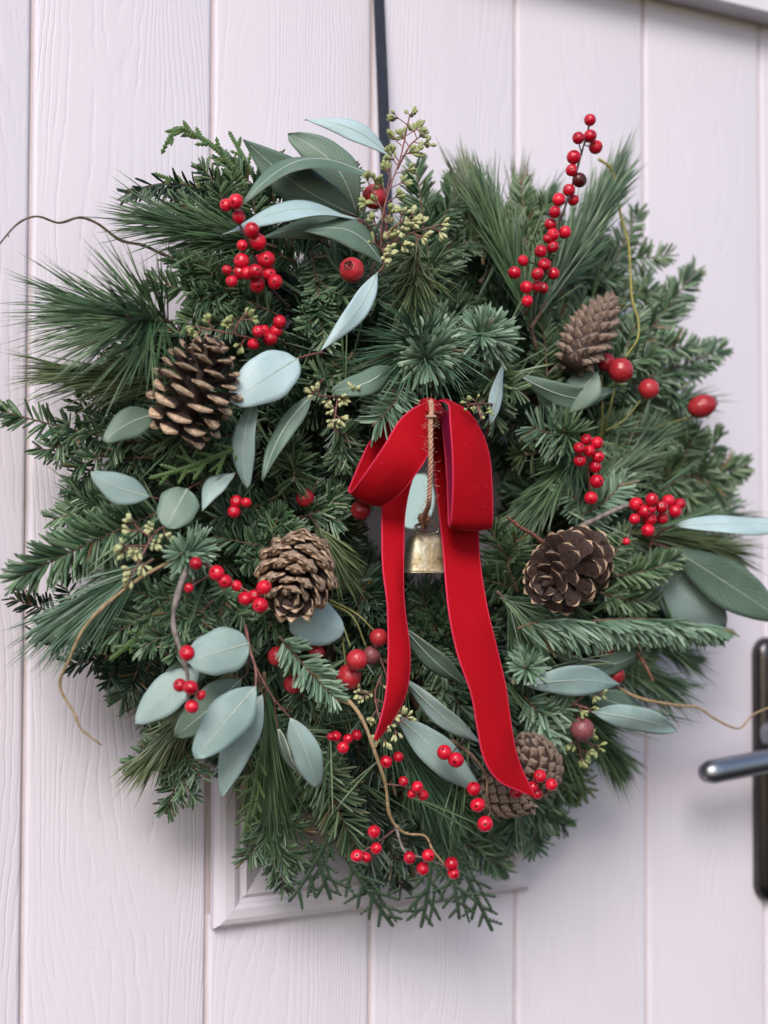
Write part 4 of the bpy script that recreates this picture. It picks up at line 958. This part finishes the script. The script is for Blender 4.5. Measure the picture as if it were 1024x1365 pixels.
berries('four small berries left of the pointed end of the short ribbon tail', [(490, 1000, .10), (470, 990, .11), (452, 985, .115)], [(448, 981.5, 7), (464, 985, 6.5), (475.5, 980, 7), (457.4, 996.5, 7.5), (441, 982, 5)], .12, 1.2)
berries('two berries beside the golden twig just below the short ribbon tip', [(500, 1020, .11), (520, 1012, .12)], [(515, 1015.6, 8), (531, 1009, 7)], .128, 1.1)
berries('four berries on a side twig right of the golden twig', [(514, 1045, .115), (537, 1048, .12), (560, 1056, .12)], [(537.7, 1041.6, 6.5), (556.5, 1049, 7.5), (549, 1058.4, 6), (563.7, 1060, 7.5)], .125, 1.3, 'barkr')
berries('two large berries lying on the slim leaf left of the long ribbon end', [(620, 985, .115), (610, 995, .13), (600, 1008, .13)], [(592.4, 1003, 9.5), (607.8, 1013, 10)], .14, 1.6)
berries('three berries hanging one above another left of the closed cones', [(600, 985, .11), (630, 1008, .13), (648, 1034, .135), (649, 1060, .137), (654, 1082, .137)], [(631.4, 1051.5, 9), (637, 1073, 9.5), (646.7, 1098.4, 10.5)], .14, 2.8, 'bark')
berries('berries around the pointed tip of the long ribbon end', [(690, 1075, .115), (712, 1055, .125), (728, 1042, .13)], [(719.8, 1034.6, 8.5), (735, 1046, 8), (710.6, 1048.6, 7.5, .128), (688.4, 1056, 8, .128), (716, 1058, 7, .126)], .138, 1.3)
berries('four berries on a side twig left of the lower golden twig', [(526, 1106, .105), (505, 1122, .115), (482, 1136, .118)], [(498.8, 1108.7, 8), (501.5, 1131, 7.5), (476, 1141, 8.5), (488, 1143, 7)], .122, 1.6, 'barkr')
berries('lowest berries on the wreath above the hanging cypress tips', [(527, 1100, .105), (540, 1135, .115), (570, 1145, .118), (600, 1158, .118)], [(546, 1143.5, 8), (571, 1140.5, 8.5), (563.7, 1158, 8.5), (602, 1152, 9), (604.4, 1164, 8)], .124, 2.2, 'barkg')

# rose hips
def hip_mesh(mname, elong):
    pr = [(.001, -1*elong), (.10, -.99*elong)]
    for q in np.linspace(-78, 66, 15): pr.append((math.cos(R(q)), math.sin(R(q))*elong))
    pr += [(.33, .955*elong), (.28, .90*elong), (.001, .86*elong)]
    v, f = lathe(pr, 24); a = Acc(); a.add(v, [f[:, ::-1]]); return a.mesh('rose_hip', M[mname])
HIP = {('hip', 1.0): hip_mesh('hip', 1.0), ('hip', 1.35): hip_mesh('hip', 1.3), ('hipd', 1.0): hip_mesh('hipd', 1.0)}
a = Acc()
for k in range(16):
    an = k*2*np.pi/16+rng.uniform(-.1, .1); c_, s_ = math.cos(an), math.sin(an)
    pp = np.array([(.27*c_, .27*s_, .88), (.33*c_, .33*s_, .97), (.36*c_+rng.normal(0, .04), .36*s_+rng.normal(0, .04), 1.06+rng.uniform(0, .12))]); tube(a, pp, [.05, .05, .02], 5)
for k in range(26):
    an, q = rng.uniform(0, 6.28), rng.uniform(0, .24); tube(a, np.array([(q*math.cos(an), q*math.sin(an), .86), (q*1.2*math.cos(an), q*1.2*math.sin(an), .96+rng.uniform(0, .06))]), [.03, .025], 4)
CAL = a.mesh('calyx', M['calyx'])
def hips(label, stems, lst, bm='greenstem'):
    """lst: (px,py,r,depth, (dx,dy,towards camera) direction of the calyx, kind, elong)"""
    r = thing('rose_hip_sprig', label, 'rose hips', P(*(stems[0][0])), 'rose hips in the wreath')
    a = Acc()
    for s_ in stems: stem(a, s_, 1.9, 1.4, 20)
    build('stem', a, M[bm], r)
    for q in lst:
        p = P(q[0], q[1], q[3]); k = q[5] if len(q) > 5 else 'hip'; e = q[6] if len(q) > 6 else 1.0
        d = nrm(RT*q[4][0]-UP*q[4][1]+TOCAM*q[4][2]); rad = S(q[2], p)
        o = place('rose_hip', HIP[(k, e)], r, p, d, rad)
        c = link('calyx', CAL, o)
        if e != 1.0: c.location = (0, 0, .24)
    return r
hips('round rose hip with a big dark calyx facing out at top centre', [[(492, 330, .105), (482, 345, .115), (473, 356, .12)]], [(469, 360, 17, .135, (-.25, -.25, 1))])
hips('dark red rose hip half hidden behind the tall olive seed sprig', [[(515, 290, .09), (508, 278, .1), (502, 268, .105)]], [(500, 262, 17, .118, (.3, -1, -.2))])
hips('rose hip peeping out behind the level pale leaves at the top', [[(500, 300, .085), (490, 302, .095), (480, 304, .10)]], [(470, 304, 15, .11, (-1, .2, -.3))])
hips('small dark rose hip hanging under the left bow loop', [[(470, 640, .08), (474, 655, .09), (479, 668, .10)]], [(481, 680, 13.5, .112, (.2, 1, -.3))], 'bark')
hips('small rose hip half covered by a fir tip at centre left', [[(385, 650, .09), (395, 656, .10), (402, 662, .105)]], [(407, 664, 12.5, .113, (.6, .6, .3))])
hips('four rose hips on long green stems above the short ribbon tail',
     [[(436, 803, .10), (455, 830, .12), (467, 862, .128)], [(436, 803, .10), (470, 822, .118), (488, 862, .12)], [(440, 800, .10), (475, 818, .115), (500, 842, .12)], [(445, 815, .10), (456, 850, .115), (461, 890, .118)]],
     [(505, 850, 12.5, .128, (.8, .5, -.2)), (495, 873.5, 12.5, .122, (.5, 1, 0), 'hipd'), (476, 879.6, 14.5, .14, (.35, 1, .25)), (465, 902.5, 17, .128, (.3, 1, -.3))])
hips('three rose hips behind the silvery fir tip at lower left', [[(370, 850, .09), (372, 860, .10), (371, 870, .105)], [(372, 850, .09), (395, 858, .10), (420, 866, .105)], [(372, 850, .09), (382, 880, .10), (390, 910, .105)]],
     [(370, 875, 13.5, .112, (-.3, 1, -.3)), (422, 869, 11, .112, (.8, .4, -.4)), (391, 912, 13, .112, (.2, 1, -.3))])
hips('four rose hips on olive stems along the right rim, one oval',
     [[(800, 592, .105), (803, 550, .115), (802, 500, .12)], [(803, 585, .105), (812, 550, .12), (822, 508, .128)], [(806, 575, .11), (832, 560, .118), (858, 528, .12)], [(820, 580, .10), (870, 570, .10), (925, 555, .10)]],
     [(808, 483, 12.5, .12, (.3, -1, -.1)), (827.5, 494, 17, .132, (-.05, -1, .05)), (865, 518.6, 14, .125, (.3, -1, .1)), (936, 541.5, 15.5, .108, (1, -.35, -.1), 'hip', 1.35)])
hips('rose hip under the blue-green fir branch at lower right', [[(790, 850, .09), (796, 856, .10), (802, 861, .105)]], [(805, 866, 14, .112, (.4, 1, 0))])
hips('rose hip hidden behind the slim leaves at lower right', [[(800, 880, .085), (806, 888, .095), (812, 894, .10)]], [(818, 899, 15, .107, (1, .4, 0))])
hips('dusty dark maroon rose hip between the lower right leaves', [[(768, 945, .10), (770, 955, .11), (774, 964, .115)]], [(776, 972, 16, .125, (.1, 1, .2), 'hipd')], 'bark')

# ------------------------------------------------------------------ bare twigs
def twig(label, paths, r0, m_, knots=0):
    r = thing('bare_twig', label, 'twig', P(*paths[0][0]), 'bare curly twigs in the wreath')
    a = Acc()
    for i, p in enumerate(paths):
        c_ = stem(a, p, r0 if i == 0 else r0*.6, r0*.45, 60, 8, .07)
        for k in range(knots):
            q, T = along(c_, np.array([rng.uniform(.1, .9)])); rr = S(r0*.8, q[0])
            tube(a, np.stack([q[0], q[0]+nrm(T[0]+rng.normal(0, .8, 3))*rr*2.2]), [rr*.8, rr*.3], 6)
    o = build('twig_wood', a, M[m_], r); return r
twig('thin wavy brown twig arching over the door at the far left', [[(245, 350, .085), (215, 338, .08), (191, 327, .075), (160.6, 320, .07), (130, 298, .07), (106, 290, .07), (78.6, 297, .07), (49.6, 288.5, .07), (24, 298, .07), (-2, 327, .07), (-20, 350, .07)]], 2.3, 'bark', 4)
twig('curly tan twig hanging over the pale boards at the lower left', [[(245, 742, .12), (205, 760, .13), (164, 787, .13), (116, 832, .12), (92, 880, .11), (80, 914, .10), (99, 951, .10), (109, 972, .10), (135, 993, .10)]], 2.6, 'barkt', 5)
twig('golden twig winding down from beside the short ribbon tail to the lowest berries', [[(452, 922, .125), (474, 944.5, .135), (487.5, 968.5, .14), (501, 1006, .14), (514, 1046, .135), (520, 1088, .13), (539, 1110, .128), (566.5, 1114.5, .125), (577, 1133, .125), (592, 1152, .125)]], 3.0, 'barkt', 6)
twig('yellow-green twig hanging from the top right down to the rose hips', [[(798, 212, .10), (815, 225, .10), (822, 251.6, .10), (827.5, 287.5, .10), (838, 325, .105), (840.5, 366, .11), (843, 400, .115), (851, 427.6, .12), (850, 451.5, .125), (838, 470, .13), (829, 482, .132)]], 2.1, 'barky', 4)
twig('pale brown twig curling right in front of the door handle', [[(812, 905, .10), (830.6, 920, .105), (859, 932.4, .11), (909, 941, .11), (930, 943, .11), (955, 959, .11), (985, 971, .11), (1005, 952, .11), (1040, 938, .11)]], 2.3, 'barkt', 2)
twig('short scaly orange brown shoot tip pointing at the right bow loop', [[(735, 735, .115), (715, 716, .12), (692, 702, .125), (676, 689, .128)]], 3.4, 'bud', 9)
twig('small rusty dead shoot among the pine needles at lower right', [[(850, 870, .115), (862, 890, .12), (871, 908, .12)]], 2.8, 'bud', 7)

# ------------------------------------------------------------------ pine cones
xs = [0, .3, .6, .74, .86, .96, 1.03]; hw_ = [.08, .15, .28, .36, .36, .25, .10]
ztp = [.02, .03, .05, .07, .06, .02, -.04]; zbt = [-.02, -.04, -.07, -.11, -.21, -.17, -.10]
def cone_scale(m1, thick=1.0, wide=1.0, tc=4):
    a = Acc(); yy = np.array([-1, -.5, 0, .5, 1]); top, bot = [], []
    for x, h, zt_, zb_ in zip(xs, hw_, ztp, zbt):
        for y in yy:
            k = abs(y)
            top.append((x-.05*k*k*(x > .8), h*y*wide, (zt_-.05*k*k)*thick)); bot.append((x-.05*k*k*(x > .8), h*y*.97*wide, ((zb_)*(1-.72*k)+(zt_-.07)*.72*k)*thick))
    n = len(xs)*5; F = grid_faces(len(xs), 5)
    v = np.array(top+bot); st = F[:, 0]//5
    tf = F; bf = F[:, ::-1]+n
    a.add(v, [tf[st < tc]], 0, True); a.n -= 0
    base = 0
    def ad(f, m__, sm=True):
        if len(f): a.f.setdefault((4, m__, sm), []).append(np.asarray(f)+base)
    ad(tf[st >= tc], 1); ad(bf[st < 3], 0); ad(bf[st >= 3], 1)
    for c_, fl in ((0, False), (4, True)):
        for i in range(len(xs)-1):
            q = (i*5+c_, (i+1)*5+c_, (i+1)*5+c_+n, i*5+c_+n); ad([q if fl else q[::-1]], 1 if i >= 3 else 0)
    k = (len(xs)-1)*5
    ad([(k+j, k+j+n, k+j+1+n, k+j+1) for j in range(4)], 1)
    return a.mesh('cone_scale', [M['cdark'], M[m1]])
SCL = [cone_scale('cface', 1.0), cone_scale('cface', 1.25, .92), cone_scale('cface', .85, 1.06)]
SCL2 = [cone_scale('cface', 1.3, 1.0, 5), cone_scale('cface', 1.6, .92, 5)]
SCLB = [cone_scale('cface', .6, 1.0, 5), cone_scale('cface', .75, .92, 5), cone_scale('cface', .5, 1.1, 5)]
def shield_mesh(point):
    # closed cone scale: rhombic shield, x = towards the cone tip, z = outwards
    a = Acc()
    v = [(-.50, 0, -.12), (-.12, .52, -.1), (.45, .18, .02), (.62, 0, .06), (.45, -.18, .02), (-.12, -.52, -.1), (.12+.42*point, 0, .20+.25*point), (.02, .27, .10), (.02, -.27, .10), (-.28, 0, .08)]
    f3 = [(0, 1, 7), (0, 7, 9), (1, 2, 7), (2, 6, 7), (2, 3, 6), (3, 4, 6), (4, 8, 6), (4, 5, 8), (5, 0, 8), (0, 9, 8), (9, 7, 6), (9, 6, 8)]
    v += [(x*.5, y*.5, -.7) for x, y, z in v[:6]]
    f4 = [(i, 10+i, 10+(i+1) % 6, (i+1) % 6) for i in range(6)]
    a.add(v, [np.array(f3)[:, ::-1], np.array(f4)[:, ::-1]], 0, False); return a.mesh('cone_scale', M['cgrey'])
SH = {True: shield_mesh(1.0), False: shield_mesh(.1)}
def cone(label, base, tip, wpx, n=80, style='open', meshes=None, e0=-25, e1=62, bendv=None, group=None, fat=.55, spin=0, taper=1.0, jit=1.0):
    pb, pt = P(*base), P(*tip); ax = pt-pb; Ln = np.linalg.norm(ax)
    r = thing('pine_cone', label, 'pine cone', pb, 'pine cones in the wreath')
    q = Vector(ax).to_track_quat('Z', 'Y')
    if spin: q = q @ Matrix.Rotation(spin, 4, 'Z').to_quaternion()
    r.rotation_mode = 'QUATERNION'; r.rotation_quaternion = q
    Rm = S(wpx, pb)/2
    def prof(s): return (math.sin(math.pi*min(1, (.16+.84*s))**1.15)**.62 if s < .98 else .25)*(1-(1-taper)*s)
    core = Rm*.34
    a = Acc()
    if style == 'open': pr = [(.0005, -.002)]+[(max(.0012, core*prof(s)*(1-.3*s)), Ln*s*.96) for s in np.linspace(0, 1, 10)]+[(.0003, Ln*.98)]
    else: pr = [(.0005, -.001)]+[(max(.0008, Rm*.88*prof(s)), Ln*s) for s in np.linspace(0, 1, 12)]+[(.0003, Ln)]
    v, f = lathe(pr, 16)
    bv = np.zeros(3) if bendv is None else np.array(bendv)
    def bend(z): s = z/Ln; return bv*s*s
    v = np.array([p_+bend(p_[2]) for p_ in v])
    a.add(v, [f]); me = a.mesh('core', M['cdark']); link('core', me, r)
    for i in range(n):
        s = ((i+.5)/n)**(.92 if style == 'open' else .95); an = i*2.39996+random.uniform(-.07, .07)*jit
        rad = Rm*prof(s); z = Ln*s
        if style == 'open':
            el = R(e0+(e1-e0)*s**.9+random.uniform(-6, 6)*jit); co = core*prof(s)*(1-.3*s)*.7
            ln = (rad-co)/max(.35, math.cos(el)); z0 = z*.94-0.0
            out = Vector((math.cos(an)*math.cos(el), math.sin(an)*math.cos(el), math.sin(el)))
            side = Vector((-math.sin(an), math.cos(an), 0)); upv = out.cross(side)
            mt = Matrix((out, side, upv)).transposed().to_4x4()
            zz = z0-ln*math.sin(el)*.55 if el > 0 else z0-ln*math.sin(el)*.3
            loc = Vector((math.cos(an)*co, math.sin(an)*co, max(0.0, zz)))
            ws = S(1, pb)*27*(.72+.38*math.sin(math.pi*min(1, s+.15)))*fat/.55
            sc = (ln*random.uniform(.93-.04*jit, 1.05), ws*1.15*random.uniform(.92, 1.08), ws*.95)
            me = random.choice(meshes or SCL)
            mt = mt @ Matrix.Rotation(random.uniform(-.12, .12), 4, 'X')
        else:
            s2 = min(.99, s); dr = (prof(min(1, s2+.03))-prof(max(0, s2-.03)))*Rm/(.06*Ln)
            tng = Vector((dr*math.cos(an), dr*math.sin(an), 1)).normalized(); side = Vector((-math.sin(an), math.cos(an), 0)); nrmv = tng.cross(side)
            if nrmv.dot(Vector((math.cos(an), math.sin(an), 0))) < 0: nrmv = -nrmv; side = -side
            mt = Matrix((tng, side, nrmv)).transposed().to_4x4() @ Matrix.Rotation(-.35 if meshes else -.12, 4, 'Y')
            loc = Vector((math.cos(an)*rad*.93, math.sin(an)*rad*.93, z))
            cell = math.sqrt(2*math.pi*Rm*.8*Ln/n)*(.62+.5*prof(s))
            sc = (cell*1.0, cell*1.05, cell*(1.25 if meshes else .8)); me = SH[bool(meshes)]
        o = link('cone_scale', me, r)
        loc = loc+Vector(bend(z))
        o.matrix_local = Matrix.Translation(loc) @ mt @ Matrix.Diagonal((*sc, 1))
    return r
cone('biggest open pine cone with pale tipped dark scales at upper left', (238, 574, .125), (290, 446, .145), 134, 62, e0=-32, e1=52, taper=.85, fat=.80)
cone('tightly scaled tan pine cone left of centre beside two red berries', (406, 728, .120), (386, 800, .148), 98, 60, meshes=SCL2, e0=32, e1=76, fat=.86, taper=.95, spin=1.0)
cone('dark open pine cone lying on its side right of the ribbon', (782, 742, .112), (722, 782, .160), 118, 60, meshes=SCLB, e0=-35, e1=40, fat=.62, taper=.9, spin=.4, jit=2.8)
cone('slender grey-brown closed pine cone leaning right near the rose hips', (762, 488, .13), (813, 396, .125), 66, 105, 'closed', meshes=True, taper=.72, bendv=(-.002, 0, 0))
cone('rounded closed pine cone to the right of the long ribbon end', (722, 1046, .10), (698, 985, .125), 82, 84, 'closed', taper=.85)
cone('lower closed pine cone under the tip of the long ribbon end', (640, 1042, .10), (712, 1078, .12), 70, 84, 'closed', taper=.8)

# ------------------------------------------------------------------ bow
ZC = lambda x, y, d: P(430+x/3.793, 500+y/3.793, d)
bow = thing('ribbon_bow', 'red velvet ribbon bow with two loops and two long trailing ends', 'bow', P(574, 545, .14))
def ribbon(name, L, Rr, n=60, nv=9, sat=True, puff=.0012, twist=None):
    L, Rr = curve(L, n), curve(Rr, n); v = np.linspace(0, 1, nv)[None, :, None]
    co = L[:, None]*(1-v)+Rr[:, None]*v
    T = np.gradient((L+Rr)/2, axis=0); Nn = nrm(np.cross(T, Rr-L))
    for _ in range(3): Nn = nrm(Nn+np.vstack([Nn[:1], Nn[:-1]])+np.vstack([Nn[1:], Nn[-1:]]))
    s = np.linspace(0, 1, n)[:, None]
    w_ = np.sin(np.pi*v[..., 0])*puff+np.sin(s*23+v[..., 0]*3+1)*puff*.35+np.sin(s*9+2)*np.sin(v[..., 0]*2.6)*puff*.8
    co = co+Nn[:, None]*w_[..., None]
    th = .00045; N3 = np.repeat(Nn[:, None], nv, 1).reshape(-1, 3); c0 = co.reshape(-1, 3)
    a = Acc(); F = grid_faces(n, nv); k = n*nv
    a.add(c0+N3*th, [F], 0, True); a.add(c0-N3*th, [F[:, ::-1]], 1, True)
    o = build(name, a, [M['velvet'], M['satin'] if sat else M['velvet']], bow)
    for e in (co[:, 0], co[:, -1]):
        a = Acc(); tube(a, e, .00062, 6); build('woven_edge', a, M['edge'], o)
    e = co[-1]; return o
# left loop: back half, fold at lower left, front half
LA = [ZC(545, 150, .128), ZC(430, 178, .118), ZC(330, 240, .112), ZC(245, 325, .110), ZC(188, 440, .112), ZC(148, 545, .118), ZC(134, 582, .126), ZC(150, 592, .134), ZC(208, 508, .144), ZC(310, 362, .152), ZC(392, 232, .152), ZC(480, 160, .148), ZC(545, 148, .142)]
LB = [ZC(552, 190, .124), ZC(520, 300, .112), ZC(470, 400, .108), ZC(410, 500, .108), ZC(350, 580, .112), ZC(305, 640, .118), ZC(296, 658, .126), ZC(312, 652, .134), ZC(400, 592, .146), ZC(470, 500, .155), ZC(520, 420, .156), ZC(548, 330, .152), ZC(552, 200, .142)]
ribbon('loop', LB, LA, 90, sat=False)
RA = [ZC(560, 150, .128), ZC(590, 170, .124), ZC(608, 260, .122), ZC(617, 400, .124), ZC(628, 600, .127), ZC(638, 735, .130), ZC(645, 762, .136), ZC(650, 750, .146), ZC(656, 600, .152), ZC(654, 400, .155), ZC(650, 250, .155), ZC(640, 150, .150), ZC(590, 128, .142)]
RB = [ZC(565, 165, .122), ZC(650, 190, .112), ZC(735, 260, .108), ZC(800, 380, .108), ZC(835, 580, .112), ZC(845, 735, .122), ZC(850, 768, .134), ZC(855, 750, .144), ZC(858, 600, .150), ZC(845, 420, .150), ZC(800, 290, .148), ZC(730, 180, .146), ZC(640, 124, .142)]
ribbon('loop', RB, RA, 90)
ribbon('tail', [P(566, 548, .130), P(540, 590, .122), P(516, 640, .118), P(509.5, 673, .120), P(510, 720, .128), P(511.5, 765, .134), P(516.5, 811, .138), P(518.5, 873, .14), P(515, 921, .142), P(505.5, 965, .142), P(500, 986, .140)],
       [P(576, 556, .128), P(566, 600, .120), P(549, 640, .118), P(541, 680, .120), P(538, 720, .127), P(537, 765, .133), P(539, 811, .137), P(545, 873, .138), P(541, 924, .138), P(524, 960, .138), P(502, 987, .139)], 60, sat=False)
ribbon('tail', [P(572, 550, .132), P(578, 571, .112), P(579, 618, .108), P(585.5, 684, .112), P(591, 737, .126), P(598.5, 811, .142), P(610.5, 873, .146), P(627.6, 924, .148), P(636, 965, .148), P(646, 1012, .147), P(664, 1040, .146), P(690, 1053, .145), P(712, 1062, .144)],
       [P(584, 545, .130), P(604, 560, .108), P(628, 620, .104), P(637, 684, .110), P(640, 745, .124), P(649, 811, .140), P(661, 862, .144), P(673, 912, .146), P(679, 960, .147), P(685, 995, .146), P(693, 1018, .145), P(703, 1041, .1445), P(714, 1064, .144)], 70, sat=False)
# pinched centre under the twine
a = Acc(); pp = curve([P(562, 546, .128), P(572, 540, .148), P(584, 542, .150), P(592, 552, .128)], 14)
for k in range(3): tube(a, pp+V(0, .004, .002-.002*k), .0026, 8)
build('knot', a, M['velvet'], bow)
a = Acc()
for (x, y, dx, dy, d) in ((300, 440, 6, 18, .160), (405, 345, 4, 3, .160), (785, 505, 5, 4, .158), (825, 560, 3, 8, .158), (818, 665, 8, 2, .158), (720, 345, 6, 2, .158), (780, 568, 8, 1, .158), (315, 915, 6, 20, .150), (345, 880, 1, 7, .145), (640, 870, 5, 2, .146)):
    tube(a, curve([ZC(x, y, d), ZC(x+dx*.3, y+dy*.6, d+.0008), ZC(x+dx, y+dy, d)], 5), .00018, 4)
o = build('lint', a, M['edge'], bow, True)

# ------------------------------------------------------------------ twine and bell
a = Acc(); TW = curve([ZC(548, 130, .158), ZC(552, 180, .162), ZC(546, 250, .163), ZC(547, 400, .162), ZC(543, 550, .157), ZC(537, 650, .150), ZC(522, 695, .126), ZC(512, 730, .107)], 160)
T, N, B = frames(TW, V(0, -1, 0)); ph = np.linspace(0, 150, 160)[:, None]*.6
for k in range(3): tube(a, TW+.00078*(np.cos(ph+k*2.094)*N+np.sin(ph+k*2.094)*B), .00080, 7)
# knot above the bell and loop through its handle
kc = ZC(513, 725, .106)
for k in range(4):
    th = np.linspace(0, 2*np.pi, 22)[:, None]; u1 = nrm(rng.normal(0, 1, 3)); u2 = nrm(np.cross(u1, rng.normal(0, 1, 3)))
    tube(a, kc+np.cos(th)*u1*.0032+np.sin(th)*u2*.0026, .0010, 7, cap=False)
th = np.linspace(0, 2*np.pi, 22)[:, None]
kt = ZC(549, 215, .163); tube(a, kt+np.cos(th)*RT*.0022+np.sin(th)*FW*.0022+UP*.0006, .0009, 7, cap=False)
tube(a, curve([kc, ZC(505, 760, .106), ZC(512, 785, .102), ZC(520, 760, .096), kc], 24), .0011, 7)
r = thing('jute_twine', 'twisted pink-brown jute twine hanging over the bow to the bell', 'twine', TW[0])
build('cord', a, M['jute'], r)
a = Acc()
for k in range(170):
    i = int(rng.integers(2, 158)); p = TW[i]; d = nrm(np.cross(T[i], rng.normal(0, 1, 3))+T[i]*rng.normal(0, .5)); l_ = rng.uniform(.0015, .0055)
    tube(a, curve([p+d*.001, p+d*(.001+l_*.5)+T[i]*rng.normal(0, .001), p+d*(.001+l_)], 5), .00007, 3, cap=False)
for k in range(50):
    d = nrm(rng.normal(0, 1, 3)); l_ = rng.uniform(.003, .008); tube(a, curve([kc, kc+d*l_*.6+rng.normal(0, .0008, 3), kc+d*l_], 5), .00007, 3, cap=False)
build('loose_fibres', a, M['jute'], r, True)
bc = P(569.5, 713, .100)
bell = thing('cow_bell', 'small aged brass cow bell hanging on twine between the ribbon ends', 'bell', bc)
H, wb_, wt_ = S(49, bc), S(31.5, bc), S(23, bc)
def sq(w, d, z, n=40):
    an = np.arange(n)*2*np.pi/n; e = .42
    return np.stack([w*np.sign(np.cos(an))*np.abs(np.cos(an))**e, d*np.sign(np.sin(an))*np.abs(np.sin(an))**e, np.full(n, z)], 1)
rings = [(0.02, .02, 0), (.80, .72, .0), (.93, .93, -.02), (1.0, 1.0, -.08)]
lv = [sq(wt_*q, wt_*.62*q2, H*z) for q, q2, z in rings]
for s in np.linspace(.14, 1, 12): lv.append(sq(wt_+(wb_-wt_)*s**.8, (wt_+(wb_-wt_)*s**.8)*.68, -H*s))
lv.append(sq(wb_*1.03, wb_*.71, -H*1.0)); lv.append(sq(wb_*1.03, wb_*.71, -H*1.035)); lv.append(sq(wb_*.95, wb_*.62, -H*1.035)); lv.append(sq(wt_*.9, wt_*.5, -H*.1))
v = np.concatenate(lv)
Rb = Matrix.Rotation(R(-14), 3, 'Z'); v = v @ np.array(Rb).T+bc
n = 40; f = [(k*n+i, k*n+(i+1) % n, (k+1)*n+(i+1) % n, (k+1)*n+i) for k in range(len(lv)-1) for i in range(n)]
a = Acc(); a.add(v, [np.array(f)[:, ::-1]]); build('bell_body', a, M['brass'], bell)
a = Acc(); th = np.linspace(0, 2*np.pi, 40)
hd = bc+UP*S(8, bc); ex = V(math.cos(R(-14)), math.sin(R(-14)), 0)
ww = S(16, bc); hh = S(6.5, bc)
tube(a, np.stack([hd+ex*ww*np.sign(math.cos(q))*abs(math.cos(q))**.6+V(0, 0, 1)*hh*np.sign(math.sin(q))*abs(math.sin(q))**.6 for q in th]), .0010, 8, cap=False); build('handle', a, M['wire'], bell)
a = Acc(); tube(a, np.stack([bc-V(0, 0, H*.3), bc-V(0, 0, H*.8), bc-V(0, 0, H*1.12)]), [.0006, .0006, .0006], 6); v, f = lathe([(.0003, .003), (.0025, .0015), (.0032, 0), (.0025, -.002), (.0003, -.003)], 12); a.add(v+bc-V(0, 0, H*.95), [f]); build('clapper', a, M['wire'], bell)
